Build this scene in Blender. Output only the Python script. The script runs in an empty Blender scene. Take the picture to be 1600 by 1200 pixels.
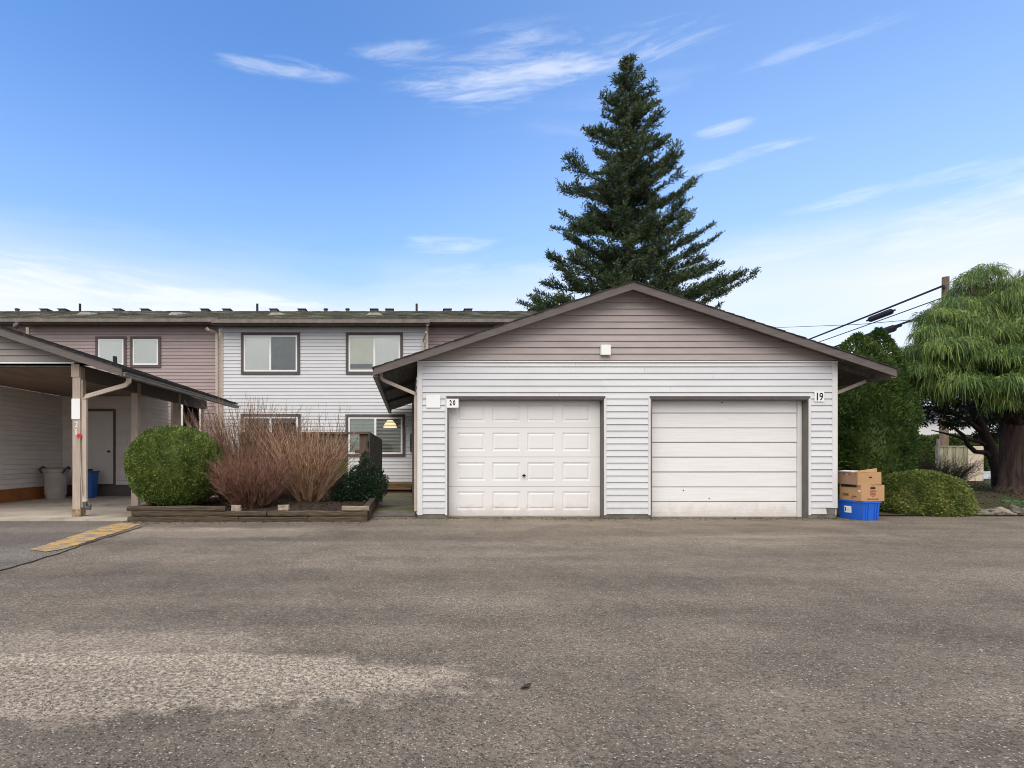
import bpy, math, random
import numpy as np
from mathutils import Vector, Matrix
random.seed(7)
rng = np.random.default_rng(11)
R = math.radians
S = bpy.context.scene
COL = S.collection

# ------------------------------------------------------------------ camera
FPX, VX, VY, H = 860.0, 636.0, 712.0, 1.15
cam_d = bpy.data.cameras.new('camera')
cam = bpy.data.objects.new('camera', cam_d)
COL.objects.link(cam)
cam.location = (0, 0, H)
cam.rotation_euler = (R(90), 0, 0)
cam_d.sensor_width = 36
cam_d.lens = FPX / 1600 * 36
cam_d.shift_x = (800 - VX) / 1600
cam_d.shift_y = (VY - 600) / 1600
cam_d.clip_start = 0.05
cam_d.clip_end = 2000
S.camera = cam

# ------------------------------------------------------------------ world, sun, exposure
SUN_EL, SUN_AZ = 50.0, 205.0       # azimuth measured clockwise from +Y: behind the camera, a little to the left
world = bpy.data.worlds.new('World')
S.world = world
world.use_nodes = True


class NT:
    """tiny node-tree helper"""
    def __init__(s, tree):
        s.t = tree
        tree.nodes.clear()

    def n(s, typ, _in=None, **kw):
        nd = s.t.nodes.new(typ)
        for k, v in kw.items():
            setattr(nd, k, v)
        for k, v in (_in or {}).items():
            sock = nd.inputs[k]
            if isinstance(v, bpy.types.NodeSocket):
                s.t.links.new(v, sock)
            else:
                sock.default_value = v
        return nd

    def math(s, op, a, b=0.0, c=0.0, clamp=False):
        return s.n('ShaderNodeMath', {0: a, 1: b, 2: c}, operation=op, use_clamp=clamp).outputs[0]

    def mix(s, f, a, b, blend='MIX'):
        nd = s.n('ShaderNodeMix', data_type='RGBA', blend_type=blend)
        for i, v in ((0, f), (6, a), (7, b)):
            sock = nd.inputs[i]
            if isinstance(v, bpy.types.NodeSocket):
                s.t.links.new(v, sock)
            else:
                sock.default_value = v if i == 0 else (tuple(v) + (1,) if len(v) == 3 else v)
        return nd.outputs[2]

    def ramp(s, f, stops, interp='LINEAR'):
        nd = s.n('ShaderNodeValToRGB', {0: f})
        cr = nd.color_ramp
        cr.interpolation = interp
        while len(cr.elements) < len(stops):
            cr.elements.new(0.5)
        for e, (p, c) in zip(cr.elements, stops):
            e.position = p
            e.color = (c, c, c, 1) if not isinstance(c, (tuple, list)) else tuple(c) + (1,)
        return nd.outputs[0]

    def mapr(s, v, a, b, c=0.0, d=1.0, smooth=True):
        nd = s.n('ShaderNodeMapRange', {0: v, 1: a, 2: b, 3: c, 4: d}, clamp=True)
        nd.interpolation_type = 'SMOOTHSTEP' if smooth else 'LINEAR'
        return nd.outputs[0]

    def noise(s, vec, scale, detail=4, rough=0.55, dist=0.0, out=0):
        return s.n('ShaderNodeTexNoise', {'Vector': vec, 'Scale': scale, 'Detail': detail, 'Roughness': rough,
                                          'Distortion': dist}).outputs[out]


def build_world():
    w = NT(world.node_tree)
    tc = w.n('ShaderNodeTexCoord').outputs['Generated']
    sky = w.n('ShaderNodeTexSky', sky_type='NISHITA', sun_disc=False, sun_elevation=R(SUN_EL), sun_rotation=R(SUN_AZ),
              altitude=0.0, air_density=1.0, dust_density=0.6, ozone_density=2.0).outputs[0]
    sep = w.n('ShaderNodeSeparateXYZ', {0: tc})
    x, y, z = sep.outputs
    zc = w.math('MAXIMUM', z, 0.02)
    # high thin cloud lies on a flat layer: direction divided by height
    u, v = w.math('DIVIDE', x, zc), w.math('DIVIDE', y, zc)
    flat = w.n('ShaderNodeCombineXYZ', {0: u, 1: v, 2: 0.0}).outputs[0]
    st = w.n('ShaderNodeMapping', {'Vector': flat, 'Rotation': (0, 0, R(6)), 'Scale': (0.75, 1.7, 1)}).outputs[0]
    warp = w.noise(st, 0.9, 3, 0.5, out=1)
    stw = w.n('ShaderNodeVectorMath', {0: st, 1: w.n('ShaderNodeVectorMath', {0: warp, 'Scale': 0.9}, operation='SCALE').outputs[0]}, operation='ADD').outputs[0]
    fine = w.noise(stw, 2.6, 9, 0.62, 0.3)
    big = w.noise(st, 0.55, 3, 0.5)
    cir = w.math('MULTIPLY', w.mapr(fine, 0.52, 0.88, 0.0, 0.6), w.mapr(big, 0.50, 0.74), clamp=True)
    # fibres of the wisps, drawn out sideways
    fib = w.n('ShaderNodeMapping', {'Vector': tc, 'Rotation': (0, R(-4), 0), 'Scale': (5, 5, 34)}).outputs[0]
    fibw = w.n('ShaderNodeVectorMath', {0: fib, 1: w.n('ShaderNodeVectorMath', {0: w.noise(fib, 0.5, 3, 0.5, out=1), 'Scale': 1.6}, operation='SCALE').outputs[0]}, operation='ADD').outputs[0]
    fibre = w.noise(fibw, 1.1, 9, 0.66, 0.4)

    def patch(px, py, rx, ry, k):
        """a wisp of cloud round the direction of a point of the sky, made of fibres"""
        d = Vector(((px - VX) / FPX, 1, (VY - py) / FPX)); d.normalize()
        a = Vector((d.y, -d.x, 0)); a.normalize(); b = a.cross(d)
        da = w.n('ShaderNodeVectorMath', {0: tc, 1: a / (rx / FPX)}, operation='DOT_PRODUCT').outputs['Value']
        db = w.n('ShaderNodeVectorMath', {0: tc, 1: b / (ry / FPX)}, operation='DOT_PRODUCT').outputs['Value']
        off = w.n('ShaderNodeVectorMath', {0: tc, 1: d}, operation='DOT_PRODUCT').outputs['Value']
        r2 = w.math('ADD', w.math('MULTIPLY', da, da), w.math('MULTIPLY', db, db))
        m = w.math('MULTIPLY', w.mapr(r2, 1.0, 0.0), w.math('GREATER_THAN', off, 0.0))
        th = w.math('SUBTRACT', 0.58, w.math('MULTIPLY', m, 0.24))
        return w.math('MULTIPLY', w.math('MULTIPLY', w.mapr(fibre, th, w.math('ADD', th, 0.34)), w.mapr(m, 0.0, 0.95)), k, clamp=True)

    for args in ((785, 110, 190, 62, 0.85), (655, 84, 120, 22, 0.55), (975, 76, 150, 30, 0.9), (440, 104, 120, 18, 0.6), (90, 452, 420, 60, 1.6), (330, 474, 420, 34, 1.4), (1290, 66, 110, 14, 0.55), (700, 381, 100, 24, 0.55),
                 (1560, 350, 170, 90, 0.7), (1195, 233, 70, 11, 0.7), (1130, 202, 50, 12, 0.6), (1110, 258, 90, 11, 0.5),
                 (1410, 290, 150, 14, 0.5), (1500, 415, 140, 24, 0.75), (760, 430, 190, 26, 0.4), (1230, 390, 160, 34, 0.45), (30, 425, 90, 16, 0.6)):
        cir = w.math('MAXIMUM', cir, patch(*args))
    # milky band low over the horizon with an uneven upper edge
    lowv = w.n('ShaderNodeMapping', {'Vector': tc, 'Scale': (1.6, 1.6, 9)}).outputs[0]
    lown = w.noise(lowv, 1.7, 6, 0.55, 0.4)
    edge = w.math('ADD', z, w.math('MULTIPLY', w.math('SUBTRACT', lown, 0.5), -0.13))
    band = w.mapr(edge, 0.37, 0.215)
    veil = w.math('ADD', w.mapr(z, 0.62, 0.15, 0.05, 0.50), w.mapr(x, -0.2, 0.5, 0.0, 0.16))
    # the cloud sheet that makes the light so soft thickens steadily away from the clear part of the sky
    sheet_ = w.mapr(w.math('ADD', w.math('SUBTRACT', w.math('MULTIPLY', z, 0.55), y), w.math('MULTIPLY', w.math('SUBTRACT', big, 0.5), 0.5)), -0.35, 0.75, 0.0, 0.9)
    blue = w.mix(1.0, sky, SKY_TINT, 'MULTIPLY')
    blue = w.n('ShaderNodeHueSaturation', {'Saturation': 1.0, 'Value': SKY_V, 'Color': blue}).outputs[0]
    white = (6.5, 6.65, 6.9)
    c = w.mix(veil, blue, (3.7, 4.95, 7.1))
    c = w.mix(sheet_, c, (6.3, 6.3, 6.4))
    c = w.mix(w.math('MULTIPLY', cir, 0.58), c, white)
    c = w.mix(w.math('MULTIPLY', band, w.mapr(lown, 0.25, 0.7, 0.95, 0.62)), c, (5.6, 5.75, 6.3))
    bg = w.n('ShaderNodeBackground', {'Color': c, 'Strength': 0.1})
    out = w.n('ShaderNodeOutputWorld', {'Surface': bg.outputs[0]})


SKY_V = 1.15
SKY_TINT = (0.60, 0.99, 1.39)
build_world()

sun_d = bpy.data.lights.new('sun', 'SUN')
sun_d.energy = 1.5
sun_d.angle = R(60)
sun_d.color = (1.0, 0.915, 0.81)
sun = bpy.data.objects.new('sun', sun_d)
COL.objects.link(sun)
_d = Vector((math.sin(R(SUN_AZ)) * math.cos(R(SUN_EL)), math.cos(R(SUN_AZ)) * math.cos(R(SUN_EL)), math.sin(R(SUN_EL))))
sun.rotation_euler = _d.to_track_quat('Z', 'Y').to_euler()
sun.location = (0, -6, 12)
S.render.engine = "CYCLES"
S.cycles.filter_width = 1.0
S.view_settings.view_transform = 'Standard'
S.view_settings.look = 'None'
S.view_settings.gamma = 1
S.view_settings.use_curve_mapping = False
S.view_settings.exposure = 0.8


# ------------------------------------------------------------------ helpers
def P(px, py, Y):
    """the point at depth Y that the photograph shows at pixel (px, py)"""
    return Vector(((px - VX) / FPX * Y, Y, H - (py - VY) / FPX * Y))


def PX(px, Y): return (px - VX) / FPX * Y
def PZ(py, Y): return H - (py - VY) / FPX * Y


class MB:
    def __init__(s): s.v = []; s.f = []

    def add(s, vs, fs):
        b = len(s.v)
        s.v += [tuple(q) for q in vs]
        s.f += [tuple(b + i for i in f) for f in fs]
        return s

    def box(s, x0, y0, z0, x1, y1, z1):
        vs = [(x, y, z) for z in (z0, z1) for y in (y0, y1) for x in (x0, x1)]
        return s.add(vs, [(0, 2, 3, 1), (4, 5, 7, 6), (0, 1, 5, 4), (2, 6, 7, 3), (0, 4, 6, 2), (1, 3, 7, 5)])

    def hexa(s, lo, hi):
        """lo, hi: four points each, in the same turning order"""
        return s.add(list(lo) + list(hi), [(3, 2, 1, 0), (4, 5, 6, 7), (0, 1, 5, 4), (1, 2, 6, 5), (2, 3, 7, 6), (3, 0, 4, 7)])

    def rbox(s, c, size, rz=0, tilt=0, jit=0):
        m = Matrix.Rotation(rz, 3, 'Z') @ Matrix.Rotation(tilt, 3, 'X')
        a, b, h = size[0] / 2, size[1] / 2, size[2] / 2
        q = []
        for z in (-h, h):
            for x, y in ((-a, -b), (a, -b), (a, b), (-a, b)):
                w = Vector((x, y, z))
                if jit:
                    w += Vector((random.uniform(-jit, jit), random.uniform(-jit, jit), random.uniform(-jit, jit)))
                q.append(m @ w + Vector(c))
        return s.hexa(q[:4], q[4:])

    def bevbox(s, x0, y0, z0, x1, y1, z1, b):
        """box with its vertical front edges and top chamfered (cheap)"""
        pts = [(x0 + b, y0), (x1 - b, y0), (x1, y0 + b), (x1, y1 - b), (x1 - b, y1), (x0 + b, y1), (x0, y1 - b), (x0, y0 + b)]
        cx, cy = (x0 + x1) / 2, (y0 + y1) / 2
        ins = [(x + (b if x < cx else -b), y + (b if y < cy else -b)) for x, y in pts]
        vs = [(x, y, z0) for x, y in pts] + [(x, y, z1 - b) for x, y in pts] + [(x, y, z1) for x, y in ins]
        fs = [tuple(range(7, -1, -1)), tuple(range(16, 24))]
        for k in range(8):
            j = (k + 1) % 8
            fs += [(k, j, 8 + j, 8 + k), (8 + k, 8 + j, 16 + j, 16 + k)]
        return s.add(vs, fs)

    def tube(s, pts, rad, sides=6, cap=True):
        pts = [Vector(p) for p in pts]
        n = len(pts)
        if not isinstance(rad, (list, tuple)): rad = [rad] * n
        up = Vector((0.13, 0.21, 1)).normalized()
        rings = []
        for i, p in enumerate(pts):
            t = (pts[min(i + 1, n - 1)] - pts[max(i - 1, 0)])
            if t.length < 1e-9: t = Vector((0, 0, 1))
            t.normalize()
            a = t.cross(up)
            if a.length < 0.05: a = t.cross(Vector((1, 0.2, 0)))
            a.normalize(); b = t.cross(a)
            rings.append([p + (a * math.cos(2 * math.pi * k / sides) + b * math.sin(2 * math.pi * k / sides)) * rad[i] for k in range(sides)])
        vs = [q for r in rings for q in r]
        fs = []
        for i in range(n - 1):
            for k in range(sides):
                j = (k + 1) % sides
                fs.append((i * sides + k, i * sides + j, (i + 1) * sides + j, (i + 1) * sides + k))
        if cap:
            fs += [tuple(range(sides - 1, -1, -1)), tuple((n - 1) * sides + k for k in range(sides))]
        return s.add(vs, fs)

    def lathe(s, c, prof, sides=20, cap=True, sx=1, sy=1):
        n = len(prof)
        vs = [(c[0] + r * math.cos(2 * math.pi * k / sides) * sx, c[1] + r * math.sin(2 * math.pi * k / sides) * sy, c[2] + z) for r, z in prof for k in range(sides)]
        fs = [(i * sides + k, i * sides + (k + 1) % sides, (i + 1) * sides + (k + 1) % sides, (i + 1) * sides + k) for i in range(n - 1) for k in range(sides)]
        if cap: fs += [tuple(range(sides - 1, -1, -1)), tuple((n - 1) * sides + k for k in range(sides))]
        return s.add(vs, fs)

    def rectpipe(s, pts, w, d, side):
        """rectangular pipe along pts; side = horizontal direction of its width w"""
        side = Vector(side).normalized()
        pts = [Vector(p) for p in pts]
        rings = []
        for i, p in enumerate(pts):
            t = (pts[min(i + 1, len(pts) - 1)] - pts[max(i - 1, 0)]).normalized()
            a = (side - t * side.dot(t)).normalized(); b = t.cross(a)
            rings.append([p + a * sx * w / 2 + b * sy * d / 2 for sx, sy in ((-1, -1), (1, -1), (1, 1), (-1, 1))])
        vs = [q for r in rings for q in r]
        fs = [(i * 4 + k, i * 4 + (k + 1) % 4, i * 4 + 4 + (k + 1) % 4, i * 4 + 4 + k) for i in range(len(pts) - 1) for k in range(4)]
        fs += [(3, 2, 1, 0), tuple(len(vs) - 4 + k for k in range(4))]
        return s.add(vs, fs)

    def mesh(s, name, off=(0, 0, 0)):
        me = bpy.data.meshes.new(name)
        ox, oy, oz = off
        me.from_pydata([(x - ox, y - oy, z - oz) for x, y, z in s.v], [], s.f)
        me.update()
        return me


ORG = {}


def tag(o, label=None, cat=None, group=None, kind=None):
    if label: o['label'] = label
    if cat: o['category'] = cat
    if group: o['group'] = group
    if kind: o['kind'] = kind
    return o


def thing(name, label, cat, loc=(0, 0, 0), rz=0, group=None, local=False):
    o = bpy.data.objects.new(name, None)
    o.empty_display_size = 0.1
    COL.objects.link(o)
    o.location = loc
    o.rotation_euler = (0, 0, rz)
    ORG[o.name] = (0, 0, 0) if local else tuple(loc)
    return tag(o, label, cat, group)


def link(name, me, mat, parent=None, loc=(0, 0, 0), rz=0, org=None):
    o = bpy.data.objects.new(name, me)
    COL.objects.link(o)
    if mat and not me.materials: me.materials.append(mat)
    o.location = loc
    o.rotation_euler = (0, 0, rz)
    if parent:
        o.parent = parent
        ORG[o.name] = ORG[parent.name]
    else:
        ORG[o.name] = tuple(loc)
    return o


def part(name, mb, mat, parent=None, smooth=False, loc=None, bevel=0):
    """one mesh object; the shape is given in the coordinates its parent was built in"""
    off = ORG[parent.name] if parent else (loc or (0, 0, 0))
    me = mb.mesh(name, off)
    if smooth:
        me.polygons.foreach_set('use_smooth', [True] * len(me.polygons))
    o = link(name, me, mat, parent, (0, 0, 0) if parent else (loc or (0, 0, 0)))
    if bevel:
        b = o.modifiers.new('bevel', 'BEVEL')
        b.width = bevel; b.segments = 2; b.limit_method = 'ANGLE'
    return o


def npmesh(name, V, F, mat, parent=None, smooth=False, loc=None):
    """V (n,3), F (m,k) numpy arrays"""
    off = np.array(ORG[parent.name] if parent else (loc or (0, 0, 0)))
    V = np.asarray(V, dtype=np.float32) - off.astype(np.float32)
    F = np.asarray(F, dtype=np.int32)
    me = bpy.data.meshes.new(name)
    me.vertices.add(len(V)); me.vertices.foreach_set('co', V.ravel())
    m, k = F.shape
    me.loops.add(m * k); me.loops.foreach_set('vertex_index', F.ravel())
    me.polygons.add(m)
    me.polygons.foreach_set('loop_start', np.arange(0, m * k, k, dtype=np.int32))
    me.polygons.foreach_set('loop_total', np.full(m, k, dtype=np.int32))
    if smooth: me.polygons.foreach_set('use_smooth', np.ones(m, dtype=bool))
    me.update(calc_edges=True)
    return link(name, me, mat, parent, (0, 0, 0) if parent else (loc or (0, 0, 0)))


# ------------------------------------------------------------------ materials
def c8(r, g, b):
    f = lambda c: (c / 255 / 12.92) if c <= 10 else ((c / 255 + 0.055) / 1.055) ** 2.4
    return (f(r), f(g), f(b))


def mat(name, col, col2=None, scale=6, rough=0.7, bump=0.0, bscale=60, spec=0.3, mapscale=(1, 1, 1), rnd=0.0, amt=1.0,
        lo=0.35, hi=0.7, metal=0.0, detail=6, dirt=None, dscale=1.5, dlo=0.55, dhi=0.75, splash=None):
    m = bpy.data.materials.new(name)
    m.use_nodes = True
    t = NT(m.node_tree)
    pos = t.n('ShaderNodeNewGeometry').outputs['Position']
    vec = t.n('ShaderNodeMapping', {'Vector': pos, 'Scale': mapscale}).outputs[0]
    c = col
    if col2:
        f = t.mapr(t.noise(vec, scale, detail, 0.6), lo, hi, 0, amt)
        c = t.mix(f, col, col2)
    if dirt:
        c = t.mix(t.mapr(t.noise(vec, dscale, 7, 0.65), dlo, dhi), c, dirt)
    if splash:      # mud splashed up from the ground, ragged upper edge
        zz = t.n('ShaderNodeSeparateXYZ', {0: pos}).outputs[2]
        sp = t.math('ADD', zz, t.math('MULTIPLY', t.noise(pos, 6, 6, 0.7), -0.5))
        c = t.mix(t.math('MULTIPLY', t.mapr(sp, 0.06, -0.24), 0.42), c, splash)
    if rnd:
        r = t.n('ShaderNodeObjectInfo').outputs['Random']
        v = t.mapr(r, 0, 1, 1 - rnd, 1 + rnd, smooth=False)
        c = t.n('ShaderNodeHueSaturation', {'Value': v, 'Color': c if isinstance(c, bpy.types.NodeSocket) else tuple(c) + (1,)}).outputs[0]
    b = t.n('ShaderNodeBsdfPrincipled', {'Roughness': rough, 'Specular IOR Level': spec, 'Metallic': metal})
    if isinstance(c, bpy.types.NodeSocket): t.t.links.new(c, b.inputs['Base Color'])
    else: b.inputs['Base Color'].default_value = tuple(c) + (1,)
    if bump:
        bn = t.n('ShaderNodeBump', {'Height': t.noise(vec, bscale, 5, 0.6), 'Strength': bump, 'Distance': 0.01})
        t.t.links.new(bn.outputs[0], b.inputs['Normal'])
    t.n('ShaderNodeOutputMaterial', {'Surface': b.outputs[0]})
    return m


def leaf_mat(name, cols, trans=0.25, rough=0.5, patch_scale=2.5, spec=0.35):
    """foliage: a colour for every leaf, some light let through"""
    m = bpy.data.materials.new(name)
    m.use_nodes = True
    t = NT(m.node_tree)
    g = t.n('ShaderNodeNewGeometry')
    rnd = g.outputs['Random Per Island']
    nz = t.noise(g.outputs['Position'], patch_scale, 4, 0.6)
    f = t.math('ADD', t.math('MULTIPLY', rnd, 0.55), t.math('MULTIPLY', t.mapr(nz, 0.3, 0.7), 0.45), clamp=True)
    n = len(cols)
    c = t.ramp(f, [(0.12 + 0.76 * i / (n - 1), cols[i]) for i in range(n)])
    b = t.n('ShaderNodeBsdfPrincipled', {'Base Color': c, 'Roughness': rough, 'Specular IOR Level': spec})
    tr = t.n('ShaderNodeBsdfTranslucent', {'Color': t.mix(0.4, c, (0.2, 0.3, 0.05))})
    ms = t.n('ShaderNodeMixShader', {0: trans, 1: b.outputs[0], 2: tr.outputs[0]})
    t.n('ShaderNodeOutputMaterial', {'Surface': ms.outputs[0]})
    return m


def glass_mat():
    m = bpy.data.materials.new('window_glass')
    m.use_nodes = True
    t = NT(m.node_tree)
    lw = t.n('ShaderNodeFresnel', {'IOR': 1.55}).outputs[0]
    f = t.math('MULTIPLY', lw, 1.1, clamp=True)
    tr = t.n('ShaderNodeBsdfTransparent', {'Color': (0.97, 0.985, 0.975, 1)})
    gl = t.n('ShaderNodeBsdfGlossy', {'Color': (1, 1, 1, 1), 'Roughness': 0.02})
    ms = t.n('ShaderNodeMixShader', {0: f, 1: tr.outputs[0], 2: gl.outputs[0]})
    t.n('ShaderNodeOutputMaterial', {'Surface': ms.outputs[0]})
    return m


M = {}
M['siding_white'] = mat('white_siding', (0.66, 0.668, 0.68), (0.62, 0.626, 0.635), scale=1.2, rough=0.5, rnd=0.025, mapscale=(1, 1, 4), dirt=(0.50, 0.49, 0.46), dscale=2.2, dlo=0.6, dhi=0.85, bump=0.08, bscale=90, splash=(0.36, 0.31, 0.25))
M['siding_taupe'] = mat('taupe_siding', (0.42, 0.365, 0.345), (0.37, 0.32, 0.30), scale=1.5, rough=0.55, rnd=0.03, mapscale=(1, 1, 4), bump=0.08, bscale=90)
M['siding_house_taupe'] = mat('dusty_taupe_siding', (0.40, 0.315, 0.30), (0.35, 0.28, 0.265), scale=1.5, rough=0.55, rnd=0.03, mapscale=(1, 1, 4))
M['gable_grey'] = mat('grey_taupe_siding', (0.33, 0.295, 0.27), (0.28, 0.25, 0.23), scale=1.5, rough=0.6, rnd=0.03, mapscale=(1, 1, 4))
M['siding_carport'] = mat('carport_siding', (0.72, 0.67, 0.62), (0.64, 0.59, 0.54), scale=1.5, rough=0.6, rnd=0.03, mapscale=(1, 1, 4))
M['white_trim'] = mat('white_trim', (0.70, 0.70, 0.70), (0.62, 0.62, 0.61), scale=2, rough=0.45, bump=0.05)
M['white_paint'] = mat('white_paint', (0.86, 0.86, 0.85), rough=0.4)
M['door_white'] = mat('white_steel_door', (0.77, 0.755, 0.74), (0.73, 0.715, 0.70), scale=1.3, rough=0.42, dirt=(0.56, 0.50, 0.43), dscale=1.1, dlo=0.62, dhi=0.9, bump=0.05, bscale=25, splash=(0.42, 0.34, 0.25))
M['door_wood'] = mat('white_painted_wood', (0.80, 0.79, 0.775), (0.74, 0.725, 0.70), scale=3, rough=0.5, mapscale=(0.5, 1, 14), bump=0.25, bscale=22, rnd=0.012, dirt=(0.52, 0.43, 0.33), dscale=2.0, dlo=0.66, dhi=0.9, splash=(0.42, 0.32, 0.22))
M['fascia'] = mat('grey_brown_fascia', (0.140, 0.120, 0.112), (0.112, 0.095, 0.088), scale=3, rough=0.65, bump=0.12, mapscale=(1, 1, 5))
M['trim_brown'] = mat('brown_trim', (0.115, 0.092, 0.085), (0.09, 0.075, 0.07), scale=4, rough=0.6)
M['jamb'] = mat('grey_jamb', (0.15, 0.14, 0.125), (0.11, 0.10, 0.09), scale=5, rough=0.65, mapscale=(4, 4, 0.6), bump=0.15)
M['soffit'] = mat('dark_soffit', (0.125, 0.115, 0.095), (0.075, 0.068, 0.055), scale=3, rough=0.8, mapscale=(6, 0.8, 6), bump=0.3, bscale=14, rnd=0.12)
M['beige_pipe'] = mat('beige_downspout', (0.52, 0.43, 0.355), (0.44, 0.37, 0.30), scale=5, rough=0.5)
M['gutter'] = mat('taupe_gutter', (0.22, 0.185, 0.165), (0.15, 0.125, 0.11), scale=4, rough=0.5)
M['concrete'] = mat('concrete', (0.33, 0.31, 0.28), (0.22, 0.205, 0.185), scale=2.2, rough=0.85, bump=0.3, bscale=90, dirt=(0.15, 0.135, 0.11), dscale=1.4)
M['foundation'] = mat('foundation_concrete', (0.19, 0.18, 0.155), (0.12, 0.115, 0.095), scale=5, rough=0.9, bump=0.4)
M['post'] = mat('cream_post', (0.47, 0.385, 0.315), (0.38, 0.31, 0.25), scale=4, rough=0.65, mapscale=(5, 5, 0.8), bump=0.25, bscale=18, dirt=(0.22, 0.17, 0.11), dscale=3, dlo=0.62, dhi=0.8)
M['post_foot'] = mat('worn_post_foot', (0.40, 0.31, 0.20), (0.16, 0.12, 0.06), scale=9, rough=0.85, bump=0.5, bscale=30, dirt=(0.09, 0.11, 0.03), dscale=6)
M['ceiling'] = mat('brown_plywood', (0.25, 0.18, 0.135), (0.18, 0.125, 0.095), scale=2, rough=0.8, mapscale=(3, 0.4, 1), rnd=0.08)
M['rust_sill'] = mat('rust_sill', (0.34, 0.125, 0.035), (0.26, 0.09, 0.025), scale=4, rough=0.8, bump=0.2)
M['shingle'] = mat('mossy_shingles', (0.11, 0.106, 0.092), (0.07, 0.07, 0.055), scale=2.2, rough=0.95, bump=0.5, bscale=40, rnd=0.10, dirt=(0.10, 0.125, 0.045), dscale=1.1, dlo=0.5, dhi=0.7)
M['shingle_edge'] = mat('dark_shingle', (0.06, 0.052, 0.046), (0.035, 0.03, 0.027), scale=14, rough=0.95, bump=0.5)
M['vent_metal'] = mat('roof_vent', (0.10, 0.10, 0.10), (0.06, 0.06, 0.06), scale=5, rough=0.6)
M['flash_metal'] = mat('roof_flashing', (0.30, 0.29, 0.25), (0.2, 0.19, 0.16), scale=5, rough=0.6)
M['black'] = mat('black_plastic', (0.02, 0.02, 0.021), rough=0.45)
M['green_room'] = mat('pale_green_room', (0.50, 0.56, 0.48), rough=0.9)
M['dark_room'] = mat('room_wall', (0.13, 0.13, 0.115), rough=0.9)
M['blind'] = mat('pale_blind', (0.88, 0.90, 0.87), (0.84, 0.86, 0.83), scale=1.2, rough=0.8)
M['blind_warm'] = mat('cream_blind', (0.82, 0.83, 0.75), (0.76, 0.77, 0.69), scale=1.5, rough=0.8)
M['blind_grey'] = mat('grey_screen', (0.33, 0.35, 0.345), (0.29, 0.305, 0.30), scale=5, rough=0.8)
M['blind_green'] = mat('green_grey_blind', (0.68, 0.74, 0.66), (0.62, 0.68, 0.60), scale=2, rough=0.7)
M['glass'] = glass_mat()
M['bark'] = mat('conifer_bark', (0.075, 0.058, 0.045), (0.035, 0.028, 0.022), scale=7, rough=0.95, bump=0.9, bscale=14, mapscale=(3, 3, 0.7))
M['bark_red'] = mat('red_brown_bark', (0.085, 0.055, 0.043), (0.022, 0.017, 0.015), scale=4, rough=0.95, bump=1.0, bscale=9, mapscale=(4, 4, 0.5))
M['timber'] = mat('weathered_timber', (0.105, 0.078, 0.050), (0.038, 0.030, 0.021), scale=5, rough=0.95, bump=0.8, bscale=18, mapscale=(0.8, 3, 9), rnd=0.2, dirt=(0.075, 0.085, 0.03), dscale=2.5, dlo=0.58, dhi=0.8)
M['timber_pale'] = mat('pale_weathered_timber', (0.33, 0.27, 0.20), (0.17, 0.13, 0.09), scale=6, rough=0.95, bump=0.7, bscale=20, mapscale=(1, 3, 8))
M['pale_brick'] = mat('pale_brick', (0.40, 0.33, 0.27), (0.20, 0.14, 0.10), scale=22, rough=0.95, bump=0.6)
M['soil'] = mat('dark_mulch', (0.055, 0.036, 0.025), (0.022, 0.016, 0.012), scale=16, rough=1.0, bump=1.0, bscale=45, dirt=(0.10, 0.065, 0.04), dscale=9, dlo=0.6, dhi=0.8)
M['chip'] = mat('bark_chips', (0.085, 0.050, 0.033), (0.035, 0.024, 0.018), scale=40, rough=0.95)
M['fence'] = mat('fence_wood', (0.155, 0.108, 0.082), (0.105, 0.075, 0.058), scale=5, rough=0.85, bump=0.4, bscale=20, mapscale=(7, 7, 0.7), rnd=0.13)
M['fence_green'] = mat('greyed_gate_wood', (0.088, 0.080, 0.062), (0.052, 0.052, 0.038), scale=5, rough=0.9, bump=0.5, bscale=20, mapscale=(7, 7, 0.7))
M['step_wood'] = mat('wet_step_wood', (0.19, 0.115, 0.052), (0.10, 0.07, 0.035), scale=4, rough=0.8, bump=0.3, mapscale=(0.6, 4, 4), rnd=0.15)
M['cardboard'] = mat('cardboard', (0.50, 0.295, 0.150), (0.44, 0.255, 0.125), scale=3, rough=0.85, bump=0.1, bscale=70)
M['cardboard_dull'] = mat('dull_cardboard', (0.36, 0.225, 0.145), (0.31, 0.19, 0.12), scale=3, rough=0.85, bump=0.1, bscale=70)
M['print_red'] = mat('red_print', (0.30, 0.06, 0.045), (0.40, 0.2, 0.12), scale=40, rough=0.8)
M['print_dark'] = mat('brown_print', (0.13, 0.06, 0.035), (0.3, 0.17, 0.09), scale=40, rough=0.8)
M['blue_plastic'] = mat('blue_plastic', (0.014, 0.125, 0.62), (0.012, 0.10, 0.52), scale=2, rough=0.38, spec=0.5)
M['blue_bin'] = mat('dull_blue_plastic', (0.02, 0.10, 0.36), rough=0.45, spec=0.5)
M['grey_bin'] = mat('grey_bin_plastic', (0.42, 0.36, 0.315), (0.35, 0.30, 0.26), scale=4, rough=0.6)
M['red'] = mat('red_reflector', (0.55, 0.012, 0.018), rough=0.25, spec=0.6)
M['paint_digit'] = mat('white_digit', (0.74, 0.72, 0.70), rough=0.5)
M['black_digit'] = mat('black_digit', (0.015, 0.015, 0.015), rough=0.5)
M['door_cream'] = mat('cream_door', (0.68, 0.64, 0.60), (0.64, 0.60, 0.56), scale=1.5, rough=0.55)
M['cable'] = mat('black_cable', (0.018, 0.018, 0.02), rough=0.6)
M['pole'] = mat('utility_pole_wood', (0.20, 0.15, 0.105), (0.12, 0.09, 0.065), scale=5, rough=0.9, mapscale=(5, 5, 0.5), bump=0.4)
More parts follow.
